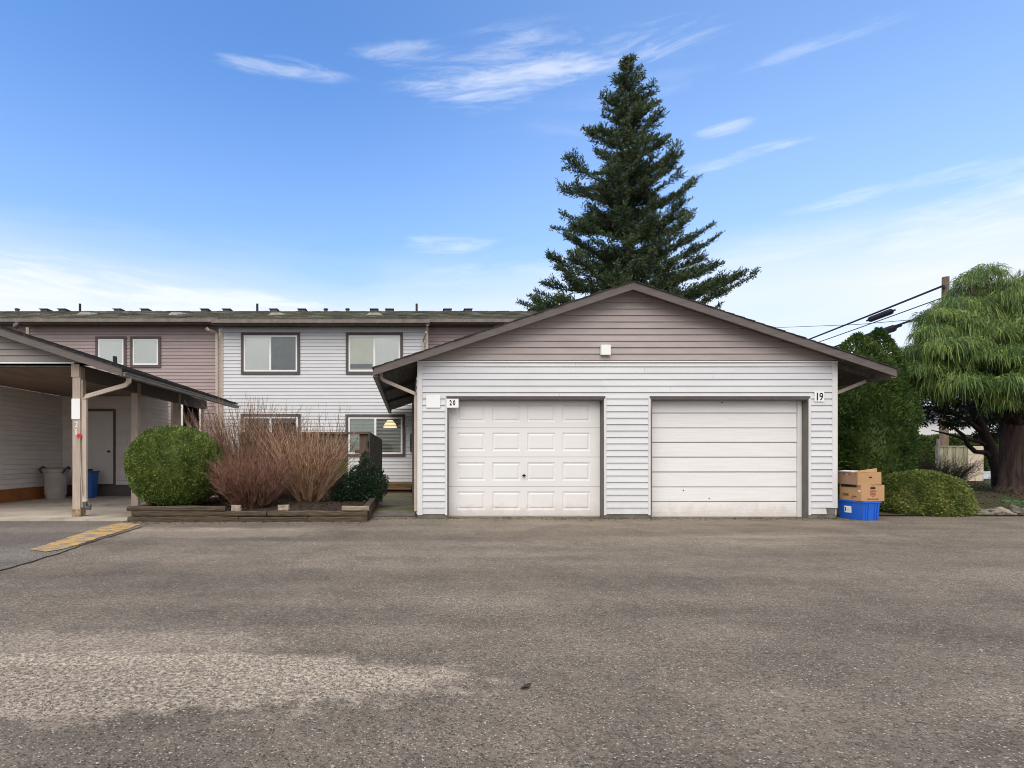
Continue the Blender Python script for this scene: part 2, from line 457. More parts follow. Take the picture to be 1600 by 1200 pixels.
M['block'] = mat('beige_block', (0.74, 0.63, 0.49), (0.66, 0.55, 0.42), scale=6, rough=0.9, bump=0.3, rnd=0.06)
M['panel_weathered'] = mat('mossy_board', (0.46, 0.43, 0.30), (0.28, 0.27, 0.17), scale=4, rough=0.9, mapscale=(6, 6, 0.8), rnd=0.2, bump=0.3)
M['stone'] = mat('field_stone', (0.27, 0.235, 0.195), (0.12, 0.105, 0.085), scale=7, rough=0.95, bump=0.9, bscale=26, rnd=0.3, dirt=(0.10, 0.095, 0.05), dscale=5)
M['far_wall'] = mat('white_stucco', (0.70, 0.70, 0.68), rough=0.8)
M['far_roof'] = mat('grey_roof', (0.13, 0.13, 0.135), (0.1, 0.1, 0.1), scale=3, rough=0.9)
M['street'] = mat('pale_street', (0.45, 0.44, 0.42), (0.36, 0.35, 0.34), scale=0.7, rough=0.9)
M['twig_dark'] = mat('dark_twigs', (0.05, 0.034, 0.028), (0.03, 0.02, 0.017), scale=9, rough=0.9)

M['shingle_tab'] = leaf_mat('shingle_tabs', [(0.045, 0.044, 0.038), (0.085, 0.082, 0.070), (0.105, 0.106, 0.074), (0.19, 0.18, 0.155)], 0.0, 0.95, 0.9, 0.15)
G = lambda r, g, b: (r, g, b)
M['twig_brown'] = leaf_mat('brown_twigs', [(.055, .030, .020), (.21, .118, .074), (.35, .215, .14), (.52, .36, .25)], 0.0, 0.75, 6)
M['twig_red'] = leaf_mat('red_brown_twigs', [(.045, .021, .015), (.15, .072, .049), (.27, .138, .092), (.42, .24, .168)], 0.0, 0.75, 6)
M['twig_tan'] = leaf_mat('tan_twigs', [(.075, .038, .022), (.29, .165, .095), (.50, .31, .19), (.68, .48, .33)], 0.0, 0.75, 6)
M['fir'] = leaf_mat('fir_needles', [G(.022, .040, .020), G(.050, .078, .034), G(.095, .130, .052)], 0.12, 0.55, 1.2)
M['box_leaf'] = leaf_mat('boxwood_leaves', [G(.034, .066, .012), G(.125, .180, .032), G(.31, .37, .10)], 0.25, 0.4, 5)
M['mound_leaf'] = leaf_mat('mound_leaves', [G(.034, .060, .012), G(.130, .165, .034), G(.28, .30, .085)], 0.22, 0.42, 2.2)
M['cedar'] = leaf_mat('cedar_sprays', [G(.016, .040, .009), G(.038, .080, .014), G(.10, .145, .028)], 0.2, 0.55, 1.6)
M['weep'] = leaf_mat('weeping_cypress_strands', [G(.034, .072, .020), G(.105, .180, .040), G(.30, .38, .095)], 0.25, 0.5, 2.6)
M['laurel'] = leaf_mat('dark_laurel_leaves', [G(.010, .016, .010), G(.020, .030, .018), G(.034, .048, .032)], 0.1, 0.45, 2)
M['holly'] = leaf_mat('dark_shrub_leaves', [G(.007, .022, .010), G(.016, .042, .018), G(.035, .072, .030)], 0.12, 0.35, 4)
M['lime_leaf'] = leaf_mat('lime_leaves', [G(.09, .14, .02), G(.16, .22, .03), G(.24, .32, .05)], 0.3, 0.45, 4)
M['fern'] = leaf_mat('fern_leaves', [G(.06, .14, .05), G(.12, .22, .09), G(.2, .32, .15)], 0.3, 0.45, 4)
M['hedge'] = leaf_mat('hedge_leaves', [G(.022, .045, .010), G(.05, .085, .016), G(.10, .125, .03)], 0.2, 0.5, 1.0)
M['grass'] = leaf_mat('grass_blades', [G(.035, .045, .012), G(.06, .085, .018), G(.10, .12, .03)], 0.25, 0.6, 1.4)


def asphalt_mat(name, base_a, base_b, pale, patches=()):
    """old rolled asphalt: dark binder with pits, stones of two sizes showing through, worn granular places, relief on every stone"""
    m = bpy.data.materials.new(name)
    m.use_nodes = True
    t = NT(m.node_tree)
    pos = t.n('ShaderNodeNewGeometry').outputs['Position']
    wv = t.n('ShaderNodeVectorMath', {0: t.noise(pos, 35, 2, 0.5, out=1), 'Scale': 0.014}, operation='SCALE').outputs[0]
    pw = t.n('ShaderNodeVectorMath', {0: pos, 1: wv}, operation='ADD').outputs[0]
    v1 = t.n('ShaderNodeTexVoronoi', {'Vector': pw, 'Scale': 105.0, 'Randomness': 1.0}, feature='F1')
    v2 = t.n('ShaderNodeTexVoronoi', {'Vector': pw, 'Scale': 52.0, 'Randomness': 1.0}, feature='F1')
    s1 = t.n('ShaderNodeSeparateColor', {0: v1.outputs['Color']}).outputs
    s2 = t.n('ShaderNodeSeparateColor', {0: v2.outputs['Color']}).outputs
    big = t.noise(pos, 0.30, 5, 0.6, 0.3)
    mid = t.noise(pos, 1.5, 6, 0.65)
    ragged = t.noise(pos, 7.0, 7, 0.72)
    grain = t.noise(pos, 38, 6, 0.75)
    fineg = t.noise(pos, 190, 3, 0.7)
    pxy = t.n('ShaderNodeSeparateXYZ', {0: pos}).outputs
    broken = t.mapr(t.math('ADD', ragged, t.math('MULTIPLY', t.math('SUBTRACT', grain, 0.5), 0.7)), 0.38, 0.62)
    worn = t.math('MULTIPLY', t.math('MULTIPLY', t.mapr(big, 0.46, 0.70), broken), 0.45)
    for (cx, cy, rx, ry, amt, soft) in patches:      # worn places: centre, radii, strength, softness of the edge
        dx = t.math('DIVIDE', t.math('SUBTRACT', pxy[0], cx), rx)
        dy = t.math('DIVIDE', t.math('SUBTRACT', pxy[1], cy), ry)
        r2 = t.math('ADD', t.math('MULTIPLY', dx, dx), t.math('MULTIPLY', dy, dy))
        e = t.math('ADD', r2, t.math('ADD', t.math('MULTIPLY', t.math('SUBTRACT', mid, 0.5), 2.0), t.math('MULTIPLY', t.math('SUBTRACT', t.math('ADD', ragged, t.math('MULTIPLY', grain, .5)), 0.75), 2.4)))
        worn = t.math('MAXIMUM', worn, t.mapr(e, 1 + soft, 1 - soft, 0, amt))
    c = t.mix(t.mapr(t.math('ADD', mid, t.math('MULTIPLY', t.math('SUBTRACT', ragged, .5), .6)), 0.3, 0.7), base_a, base_b)
    # worn: the binder is gone, a sandy matrix with pits is left
    sandy = t.mix(t.mapr(grain, 0.36, 0.62), tuple(q * .55 for q in pale), tuple(q * 1.2 for q in pale))
    c = t.mix(t.math('MULTIPLY', worn, 0.8), c, sandy)
    # fine grain and pits everywhere
    c = t.n('ShaderNodeHueSaturation', {'Value': t.mapr(fineg, 0.30, 0.70, 0.50, 1.55, smooth=False), 'Color': c}).outputs[0]
    c = t.n('ShaderNodeHueSaturation', {'Value': t.mapr(grain, 0.32, 0.68, 0.60, 1.45, smooth=False), 'Color': c}).outputs[0]
    c = t.n('ShaderNodeHueSaturation', {'Value': t.mapr(t.noise(pos, 13, 5, 0.8), 0.34, 0.66, 0.83, 1.18, smooth=False), 'Color': c}).outputs[0]
    # stones
    stone = t.ramp(s1[0], [(0.0, (0.035, 0.028, 0.022)), (0.30, (0.10, 0.084, 0.066)), (0.58, (0.24, 0.20, 0.16)), (0.84, (0.42, 0.36, 0.29)), (1.0, (0.80, 0.72, 0.60))])
    in1 = t.mapr(v1.outputs['Distance'], 0.62, 0.34)
    show = t.math('MULTIPLY', in1, t.mapr(s1[1], 0.42, 0.56))
    c = t.mix(t.math('MULTIPLY', show, 0.85), c, stone)
    in2 = t.mapr(v2.outputs['Distance'], 0.40, 0.26)
    show2 = t.math('MULTIPLY', in2, t.math('GREATER_THAN', s2[1], 0.955))
    stone2 = t.ramp(s2[0], [(0.0, (0.06, 0.05, 0.04)), (0.6, (0.30, 0.26, 0.205)), (1.0, (0.66, 0.60, 0.50))])
    c = t.mix(t.math('MULTIPLY', show2, 0.75), c, stone2)
    # long faint tracks and a few old oil spots
    tr = t.noise(t.n('ShaderNodeMapping', {'Vector': pos, 'Scale': (0.10, 0.9, 1)}).outputs[0], 1.2, 4, 0.55)
    c = t.n('ShaderNodeHueSaturation', {'Value': t.mapr(tr, 0.32, 0.68, 0.80, 1.16), 'Color': c}).outputs[0]
    oil = t.mapr(t.noise(pos, 0.8, 4, 0.6, 0.5), 0.69, 0.76)
    c = t.mix(t.math('MULTIPLY', oil, 0.45), c, (0.05, 0.042, 0.036))
    hgt = t.math('ADD', t.math('MULTIPLY', show, 0.6), t.math('ADD', t.math('MULTIPLY', show2, 0.7), t.math('ADD', t.math('MULTIPLY', fineg, 0.55), t.math('MULTIPLY', grain, 0.9))))
    bn = t.n('ShaderNodeBump', {'Height': hgt, 'Strength': 1.0, 'Distance': 0.009})
    b = t.n('ShaderNodeBsdfPrincipled', {'Base Color': c, 'Roughness': 0.85, 'Specular IOR Level': 0.25, 'Normal': bn.outputs[0]})
    t.n('ShaderNodeOutputMaterial', {'Surface': b.outputs[0]})
    return m


M['asphalt'] = asphalt_mat('asphalt', (0.232, 0.190, 0.143), (0.150, 0.123, 0.093), (0.50, 0.41, 0.31),
                           [(-1.75, 2.82, 2.0, 0.42, 1.0, 0.35), (-3.0, 8.2, 1.7, 0.55, 0.7, 0.6), (-2.0, 3.35, 1.1, 0.28, 0.5, 0.7), (5.2, 8.0, 1.6, 0.25, 0.35, 0.7), (0.2, 6.5, 1.6, .3, .3, .7), (3.4, 9.5, 3.0, .35, .3, .7)])
M['asphalt_grey'] = asphalt_mat('greyer_asphalt', (0.195, 0.170, 0.145), (0.145, 0.126, 0.108), (0.34, 0.29, 0.235))


def painted_mat():
    m = bpy.data.materials.new('worn_yellow_paint')
    m.use_nodes = True
    t = NT(m.node_tree)
    pos = t.n('ShaderNodeNewGeometry').outputs['Position']
    n1 = t.noise(pos, 5, 6, 0.7)
    n2 = t.noise(pos, 45, 3, 0.6)
    far = t.mapr(t.n('ShaderNodeSeparateXYZ', {0: pos}).outputs[0], -4.9, -6.4, 0.0, 0.16)
    w = t.mapr(t.math('ADD', far, t.math('ADD', n1, t.math('MULTIPLY', n2, 0.35))), 0.58, 0.78)
    c = t.mix(t.mapr(n1, 0.3, 0.6), (0.58, 0.33, 0.065), (0.50, 0.31, 0.10))
    c = t.mix(w, c, (0.22, 0.19, 0.155))
    bn = t.n('ShaderNodeBump', {'Height': n2, 'Strength': 0.5, 'Distance': 0.006})
    b = t.n('ShaderNodeBsdfPrincipled', {'Base Color': c, 'Roughness': 0.8, 'Normal': bn.outputs[0]})
    t.n('ShaderNodeOutputMaterial', {'Surface': b.outputs[0]})
    return m


M['yellow'] = painted_mat()
M['moss_walk'] = mat('mossy_walk_concrete', (0.19, 0.17, 0.14), (0.115, 0.105, 0.085), scale=3, rough=0.9, bump=0.3, bscale=60, dirt=(0.11, 0.115, 0.028), dscale=0.8, dlo=0.46, dhi=0.62)
M['slab'] = mat('pale_slab_concrete', (0.50, 0.44, 0.37), (0.37, 0.325, 0.27), scale=1.6, rough=0.85, bump=0.25, bscale=70, dirt=(0.20, 0.17, 0.125), dscale=1.0, dlo=0.5, dhi=0.75)
M['ground'] = mat('soil_ground', (0.060, 0.048, 0.028), (0.050, 0.060, 0.020), scale=1.1, rough=1, bump=0.8, bscale=20, dirt=(0.085, 0.055, 0.034), dscale=0.8, dlo=0.48, dhi=0.66)

# ------------------------------------------------------------------ the ground
g = MB()
g.box(-400, -400, -0.6, 400, 600, -0.03)
part('ground', g, M['ground'])
ORG['ground'] = (0, 0, 0)
tag(bpy.data.objects['ground'], kind='structure')


def sheet(name, x0, y0, x1, y1, z, m, nx=1, ny=1, amp=0.0):
    xs, ys = np.linspace(x0, x1, nx + 1), np.linspace(y0, y1, ny + 1)
    b = MB()
    vs = [(x, y, z + (amp * math.sin(x * 0.9 + y * 0.4) * math.sin(y * 0.8 - 1.1) if amp else 0)) for y in ys for x in xs]
    fs = [(j * (nx + 1) + i, j * (nx + 1) + i + 1, (j + 1) * (nx + 1) + i + 1, (j + 1) * (nx + 1) + i) for j in range(ny) for i in range(nx)]
    b.add(vs, fs)
    return tag(part(name, b, m), kind='structure')


asph = sheet('asphalt', -60, -60, 60, 10.42, 0.0, M['asphalt'])
# greyer strip of asphalt in front of the carport, its ragged edge is the long crack
crack = []
c0, c1 = P(222, 823, H * FPX / (823 - VY)), P(-60, 912, H * FPX / (912 - VY))
for i in range(41):
    t = i / 40
    crack.append((c0.x + (c1.x - c0.x) * t + 0.02 * math.sin(i * .31) + random.uniform(-.014, .014), c0.y + (c1.y - c0.y) * t + 0.015 * math.sin(i * 0.23 + 1) + random.uniform(-.012, .012)))
b = MB()
n = len(crack)
b.add([(x, y, 0.004) for x, y in crack] + [(crack[-1][0] - 6, crack[-1][1], 0.004), (-16, 9.62, 0.004), (c0.x - 0.05, 9.62, 0.004)], [tuple(range(n + 3))[::-1]])
apron = tag(part('apron_asphalt', b, M['asphalt_grey']), kind='structure')
b = MB()
wd_ = [abs(math.sin(i * .7) + .6 * math.sin(i * 1.9)) * .016 + .004 for i in range(n)]
lo = [(x + w_ + random.uniform(0, .012), y - w_ - random.uniform(0, .010), 0.008) for (x, y), w_ in zip(crack, wd_)]
hi = [(x - random.uniform(0, .008), y + random.uniform(0, .008), 0.008) for x, y in crack]
b.add(lo + hi, [(i, n + i, n + i + 1, i + 1) for i in range(n - 1)])
part('crack', b, M['twig_dark'], apron)
# the yellow line
b = MB()
L, Rr = [], []
e = [(187.5, 817.5, 219, 820), (160, 824, 200, 827.5), (130, 833, 175, 835), (100, 843, 140, 846), (72, 852, 104, 858), (45, 860.5, 70, 864)]
for i in range(len(e) - 1):
    for q in range(9):
        f = q / 9
        ax, ay, bx, by = [e[i][k_] * (1 - f) + e[i + 1][k_] * f for k_ in range(4)]
        q1, q2 = P(ax, ay, H * FPX / (ay - VY)), P(bx, by, H * FPX / (by - VY))
        j1, j2 = random.uniform(-.014, .014), random.uniform(-.014, .014)
        L.append((q1.x + j1, q1.y + j1, 0.012)); Rr.append((q2.x + j2, q2.y + j2, 0.012))
k = len(L)
b.add(L + Rr, [(i, i + 1, k + i + 1, k + i) for i in range(k - 1)])
part('painted_line', b, M['yellow'], apron)

sheet('street', 18, 27, 90, 41, 0.0, M['street'])
sheet('walkway', -0.72, 10.424, 0.16, 16.8, 0.012, M['moss_walk'])
b = MB(); b.box(-13.5, 9.63, -0.1, -4.9, 15.5, 0.03)
tag(part('carport_slab', b, M['slab']), kind='structure')

# raised ground right of the garage
b = MB()
nx, ny = 44, 24
def bank_z(x, y):
    t = min(max((y - 10.55) / 2.3, 0), 1)
    return 0.02 + 0.30 * t * t * (3 - 2 * t) + 0.02 * math.sin(x * 2.1 + y) * t - 0.3 * min(max((y - 19) / 5, 0), 1)
xs, ys = np.linspace(7.95, 24, nx + 1), np.linspace(10.44, 24.5, ny + 1)
b.add([(x, y, bank_z(x, y)) for y in ys for x in xs], [(j * (nx + 1) + i, j * (nx + 1) + i + 1, (j + 1) * (nx + 1) + i + 1, (j + 1) * (nx + 1) + i) for j in range(ny) for i in range(nx)])
tag(part('planted_bank', b, M['ground'], smooth=True), kind='structure')

# ------------------------------------------------------------------ siding
EXPO = 0.1176
_board_cache = {}


def board_mesh(length, h=EXPO, key=''):
    k = (round(length, 3), round(h, 4), key)
    if k not in _board_cache:
        b = MB()
        a = length / 2
        # lower edge proud, upper edge tucked back under the next board
        g_ = 0.010
        b.hexa([(-a, -0.024, g_), (a, -0.024, g_), (a, 0.0, g_), (-a, 0.0, g_)], [(-a, -0.006, h), (a, -0.006, h), (a, 0.0, h), (-a, 0.0, h)])
        _board_cache[k] = b.mesh('siding_board')
    return _board_cache[k]


def intervals(x0, x1, holes):
    segs = [(x0, x1)]
    for a, c in holes:
        out = []
        for s0, s1 in segs:
            if c <= s0 or a >= s1: out.append((s0, s1)); continue
            if a > s0: out.append((s0, a))
            if c < s1: out.append((c, s1))
        segs = out
    return [s for s in segs if s[1] - s[0] > 0.02]


def siding(parent, m, u0, u1, z0, z1, origin, rz=0, holes=(), expo=EXPO, key='', joint=None):
    """rows of lap boards on a wall: u runs along the wall, origin is the world point u=0, z=0; holes = (u0, u1, z0, z1)"""
    ox, oy = origin
    org = ORG[parent.name]
    rows = int(math.ceil((z1 - z0) / expo - 1e-6))
    cr, sr = math.cos(rz), math.sin(rz)
    for r in range(rows):
        zb = z0 + r * expo
        hh = min(expo, z1 - zb)
        hs = [(h0, h1) for h0, h1, a, c in holes if zb + hh * 0.5 > a and zb + hh * 0.5 < c]
        for s0, s1 in intervals(u0, u1, hs):
            pieces = [(s0, s1)]
            if joint and s1 - s0 > joint * 1.2:
                cut = s0 + (s1 - s0) * (0.28 + 0.44 * ((r * 0.618) % 1))
                pieces = [(s0, cut - 0.0015), (cut + 0.0015, s1)]
            for a, c in pieces:
                u = (a + c) / 2
                link('siding_board', board_mesh(c - a, hh, key), m, parent,
                     (ox + cr * u - org[0], oy + sr * u - org[1], zb - org[2]), rz)


def wall_with_holes(name, parent, m, u0, u1, z0, z1, y0, y1, holes):
    b = MB()
    zs = sorted({z0, z1} | {max(z0, min(z1, h)) for q in holes for h in (q[2], q[3])})
    for a, c in zip(zs[:-1], zs[1:]):
        if c - a < 1e-4: continue
        mid = (a + c) / 2
        for s0, s1 in intervals(u0, u1, [(h0, h1) for h0, h1, p, q in holes if p < mid < q]):
            b.box(s0, y0, a, s1, y1, c)
    return part(name, b, m, parent)


# ------------------------------------------------------------------ text
def text_mesh(txt, h, sx=1.0, depth=0.002, bold=0.0):
    cu = bpy.data.curves.new('digit', 'FONT')
    cu.body = txt
    cu.size = 1
    cu.extrude = depth / h
    cu.offset = bold
    cu.resolution_u = 4
    o = bpy.data.objects.new('digit', cu)
    COL.objects.link(o)
    me = bpy.data.meshes.new_from_object(o.evaluated_get(bpy.context.evaluated_depsgraph_get()))
    bpy.data.objects.remove(o)
    bpy.data.curves.remove(cu)
    n = len(me.vertices)
    co = np.empty(n * 3, dtype=np.float32); me.vertices.foreach_get('co', co); co = co.reshape(-1, 3)
    x0, x1 = co[:, 0].min(), co[:, 0].max(); y0, y1 = co[:, 1].min(), co[:, 1].max()
    s = h / (y1 - y0)
    out = np.stack([(co[:, 0] - (x0 + x1) / 2) * s * sx, -(co[:, 2]) * s, (co[:, 1] - (y0 + y1) / 2) * s], 1)
    me.vertices.foreach_set('co', out.astype(np.float32).ravel())
    me.materials.clear()
    me.update()
    me.name = 'digit'
    return me


def digit(txt, c, h, m, parent, sx=1.0, bold=0.0):
    org = ORG[parent.name]
    return link('digit', text_mesh(txt, h, sx, bold=bold), m, parent, (c[0] - org[0], c[1] - org[1], c[2] - org[2]))


# ------------------------------------------------------------------ the garage
GY = 10.10                     # front wall plane
GX0, GX1, GXM = PX(652, GY), PX(1307, GY), PX(989.5, 9.8)
GZT = PZ(565.5, GY)            # where the white siding ends
PITCH = 0.3316
FY = 9.80                      # front of the rake boards
EX0, EX1 = PX(584, FY), PX(1401, FY)
Z_AP = PZ(452, FY)             # underside of the rake boards at the apex
GEND = 18.45
gar = thing('garage', 'double garage with white lap siding, taupe gable and two white doors', 'garage', (GXM, GY, 0))
def rz_at(x, add=0.0): return Z_AP - PITCH * abs(x - GXM) + add

DOORS = [(PX(699, GY), PX(943, GY)), (PX(1016, GY), PX(1262, GY))]
DZT = PZ(621.5, GY)
# shell
b = MB()
b.box(GX0 + 0.03, GY + 0.25, 0.0, GX1 - 0.03, GEND, GZT)
part('wall', b, M['siding_white'], gar)
holes = [(d0 - GXM, d1 - GXM, -1, DZT) for d0, d1 in DOORS]
holes_w = [(d0, d1, -1, DZT) for d0, d1 in DOORS]
wall_with_holes('front_wall', gar, M['siding_white'], GX0, GX1, 0.05, GZT, GY + 0.001, GY + 0.248, holes_w)
# foundation
for a, c in intervals(GX0 + 0.01, GX1 - 0.02, [(d0, d1) for d0, d1 in DOORS]):
    b = MB(); b.box(a, GY - 0.008, -0.1, c, GY + 0.25, 0.075)
    part('foundation', b, M['foundation'], gar)
b = MB(); b.box(GX1 - 0.193, GY - 0.012, 0.078, GX1 - 0.03, GY + 0.2, 0.19)
part('foundation_step', b, M['foundation'], gar)
CT = 0.095     # corner board
ZB = 0.07
siding(gar, M['siding_white'], GX0 + CT - GXM, GX1 - CT - GXM, ZB, GZT - 0.012, (GXM, GY),
       holes=[(a - 0.045, c + 0.045, z0, z1 + 0.03) for a, c, z0, z1 in holes] + [(GX1 - CT - 0.34 - GXM + 0.24, GX1 - GXM, -1, 0.19)], key='gw', joint=3.4)
for x0 in (GX0, GX1 - CT):
    b = MB(); b.box(x0, GY - 0.03, 0.06 if x0 == GX0 else 0.19, x0 + CT, GY + (0.06), GZT - 0.004)
    part('corner_board', b, M['white_trim'], gar, bevel=0.004)
# left side wall boards (seen at a grazing angle)
siding(gar, M['siding_white'], -(GEND - 0.05), -(GY + 0.065), ZB, 2.62, (GX0, 0), rz=-math.pi / 2, key='gs', joint=4)
# gable
b = MB()
zb = GZT + 0.02
b.add([(GX0 + 0.0, GY + 0.002, zb), (GX1, GY + 0.002, zb), (GXM, GY + 0.002, rz_at(GXM, 0.08)), (GX0, GY + 0.2, zb), (GX1, GY + 0.2, zb), (GXM, GY + 0.2, rz_at(GXM, 0.08))],
      [(0, 1, 2), (5, 4, 3), (0, 3, 4, 1), (1, 4, 5, 2), (2, 5, 3, 0)])
part('gable_wall', b, M['siding_taupe'], gar)
row = 0
z = zb
while z < rz_at(GXM) - 0.02:
    z1 = min(z + EXPO, rz_at(GXM) + 0.06)
    hw0 = min((Z_AP + 0.085 - z) / PITCH, (GX1 - GX0) / 2 + 0.02)
    hw1 = max(min((Z_AP + 0.085 - z1) / PITCH, hw0), 0.02)
    y0 = GY
    b = MB()
    zl = z + 0.010
    b.hexa([(GXM - hw0, y0 - 0.024, zl), (GXM + hw0, y0 - 0.024, zl), (GXM + hw0, y0, zl), (GXM - hw0, y0, zl)],
           [(GXM - hw1, y0 - 0.004, z1), (GXM + hw1, y0 - 0.004, z1), (GXM + hw1, y0, z1), (GXM - hw1, y0, z1)])
    part('gable_board', b, M['siding_taupe'], gar)
    z += EXPO
b = MB(); b.box(GX0 - 0.005, GY - 0.036, GZT - 0.010, GX1 + 0.005, GY - 0.001, GZT + 0.012)
part('trim_strip', b, M['white_paint'], gar)
# roof: two slopes of deck with shingle courses, rake boards, eave gutters, soffit boards
for sgn, ex in ((-1, EX0), (1, EX1)):
    b = MB()
    e = ex + sgn * 0.0
    def zc(x, a): return rz_at(x, a)
    b.hexa([(e, FY + 0.03, zc(e, .10)), (GXM, FY + 0.03, zc(GXM, .10)), (GXM, GEND, zc(GXM, .10)), (e, GEND, zc(e, .10))],
           [(e, FY + 0.03, zc(e, .135)), (GXM, FY + 0.03, zc(GXM, .135)), (GXM, GEND, zc(GXM, .135)), (e, GEND, zc(e, .135))])
    rf = part('roof', b, M['soffit'], gar)
    nco = 26
    run = abs(GXM - ex)
    b = MB()
    for k in range(nco):
        xa, xb = ex - sgn * 0 + (GXM - ex) * k / nco, ex + (GXM - ex) * (k + 1) / nco
        if k == 0: xa += sgn * 0.03
        ya = FY - 0.018 + random.uniform(-.008, .008)
        b.hexa([(xa, ya, zc(xa, .138)), (xb, ya, zc(xb, .138)), (xb, GEND, zc(xb, .138)), (xa, GEND, zc(xa, .138))],
               [(xa, ya, zc(xa, .158)), (xb, ya, zc(xb, .146)), (xb, GEND, zc(xb, .146)), (xa, GEND, zc(xa, .158))])
    o = part('shingle_courses', b, M['shingle_edge'], rf); o['kind'] = 'stuff'
    b = MB()
    b.hexa([(e, FY, zc(e, 0)), (GXM, FY, zc(GXM, 0)), (GXM, FY + 0.028, zc(GXM, 0)), (e, FY + 0.028, zc(e, 0))],
           [(e, FY, zc(e, .136)), (GXM, FY, zc(GXM, .136)), (GXM, FY + 0.028, zc(GXM, .136)), (e, FY + 0.028, zc(e, .136))])
    part('rake_board', b, M['fascia'], gar)
    b = MB()
    xi = ex - sgn * 0.045
    b.box(min(xi, xi - sgn * 0.025), FY + 0.03, zc(xi, -0.04), max(xi, xi - sgn * 0.025), GEND, zc(xi, .098))
    part('eave_board', b, M['fascia'], gar)
    b = MB()
    xg0, xg1 = (ex - 0.06, ex + 0.043) if sgn < 0 else (ex - 0.043, ex + 0.06)
    xg0, xg1 = (ex - 0.02, ex + 0.043) if sgn < 0 else (ex - 0.043, ex + 0.02)
    b.box(xg0, FY + 0.031, zc(ex, -0.02), xg1, GEND - 0.02, zc(ex, .095))
    part('gutter', b, M['gutter'], gar)
    # soffit boards running along the eave
    wx = GX0 if sgn < 0 else GX1
    ns = 6
    for k in range(ns):
        xa = xi - sgn * 0.028 + (wx - xi + sgn * 0.028) * k / ns
        xb = xi - sgn * 0.028 + (wx - xi + sgn * 0.028) * (k + 1) / ns - (-sgn) * 0.008
        dz = random.uniform(-.006, .006)
        ysplit = 13.6 + random.uniform(-1, 1)
        for y0, y1 in ((FY + 0.03, ysplit), (ysplit + 0.008, GEND)):
            q = [(xa, y0), (xb, y0), (xb, y1), (xa, y1)]
            b = MB()
            b.hexa([(x, y, zc(x, .078 + dz)) for x, y in q], [(x, y, zc(x, .098)) for x, y in q])
            part('soffit_board', b, M['soffit'], gar)
    # front overhang soffit
    b = MB()
    q = [(wx, FY + 0.03), (GXM, FY + 0.03), (GXM, GY + 0.0), (wx, GY + 0.0)]
    b.hexa([(x, y, zc(x, .082)) for x, y in q], [(x, y, zc(x, .098)) for x, y in q])
    part('rake_soffit', b, M['fascia'], gar)
    # rafter blocks under the eave
    for yb in (GY + 0.1, 12.6, 15.2):
        b = MB()
        xa, xb = xi - sgn * 0.03, wx + sgn * 0.01
        b.hexa([(xa, yb, zc(xa, .0)), (xb, yb, zc(xb, -.02)), (xb, yb + 0.05, zc(xb, -.02)), (xa, yb + 0.05, zc(xa, .0))],
               [(xa, yb, zc(xa, .077)), (xb, yb, zc(xb, .077)), (xb, yb + 0.05, zc(xb, .077)), (xa, yb + 0.05, zc(xa, .077))])
        part('rafter_tail', b, M['soffit'], gar)
# downspouts
b = MB()
xl = GX0 - 0.055
b.rectpipe([P(595.5, 583, 10.12), P(595.5, 590, 10.12), P(599, 594, 10.12), P(647, 614.5, 10.14), P(650, 618, 10.16), (GX0 - 0.026, 10.16, 2.2), (GX0 - 0.026, 10.16, 0.13)], 0.05, 0.06, (0, 1, 0))
part('downspout', b, M['beige_pipe'], gar)
b = MB()
b.rectpipe([(PX(1361.5, 10.4), 10.4, PZ(580, 10.4)), (PX(1361, 10.4), 10.4, PZ(589, 10.4)), (PX(1352, 10.4), 10.4, PZ(595.5, 10.4)), (PX(1309, 10.45), 10.45, PZ(613, 10.45)), (GX1 + 0.06, 10.5, PZ(620, 10.5)), (GX1 + 0.05, 10.5, 0.1)], 0.07, 0.06, (0, 1, 0))
part('downspout', b, M['beige_pipe'], gar)
# side door frame on the left wall
b = MB(); b.box(GX0 - 0.075, 12.0, 0.1, GX0 - 0.022, 12.12, 2.25)
part('side_door_frame', b, M['trim_brown'], gar)

# door openings: white edging, dark jambs and header
for d0, d1 in DOORS:
    for x0, x1 in ((d0 - 0.044, d0 - 0.004), (d1 + 0.004, d1 + 0.044)):
        b = MB(); b.box(x0, GY - 0.026, 0.06, x1, GY - 0.0005, DZT + 0.02)
        part('door_edging', b, M['white_trim'], gar)
    b = MB(); b.box(d0 - 0.02, GY - 0.04, DZT - 0.008, d1 + 0.02, GY - 0.001, DZT + 0.026)
    part('drip_cap', b, M['trim_brown'], gar)
    b = MB()
    b.box(d0 + 0.001, GY - 0.012, -0.02, d0 + 0.028, GY + 0.24, DZT - 0.009)
    part('door_jamb', b, M['jamb'], gar)
    b = MB()
    b.box(d1 - 0.005, GY - 0.012, -0.02, d1 + 0.003, GY + 0.24, DZT - 0.009)
    part('door_jamb', b, M['jamb'], gar)
    b = MB(); b.box(d0 + 0.029, GY - 0.008, DZT - 0.045, d1 - 0.006, GY + 0.24, DZT - 0.0095)
    part('door_header', b, M['jamb'], gar)

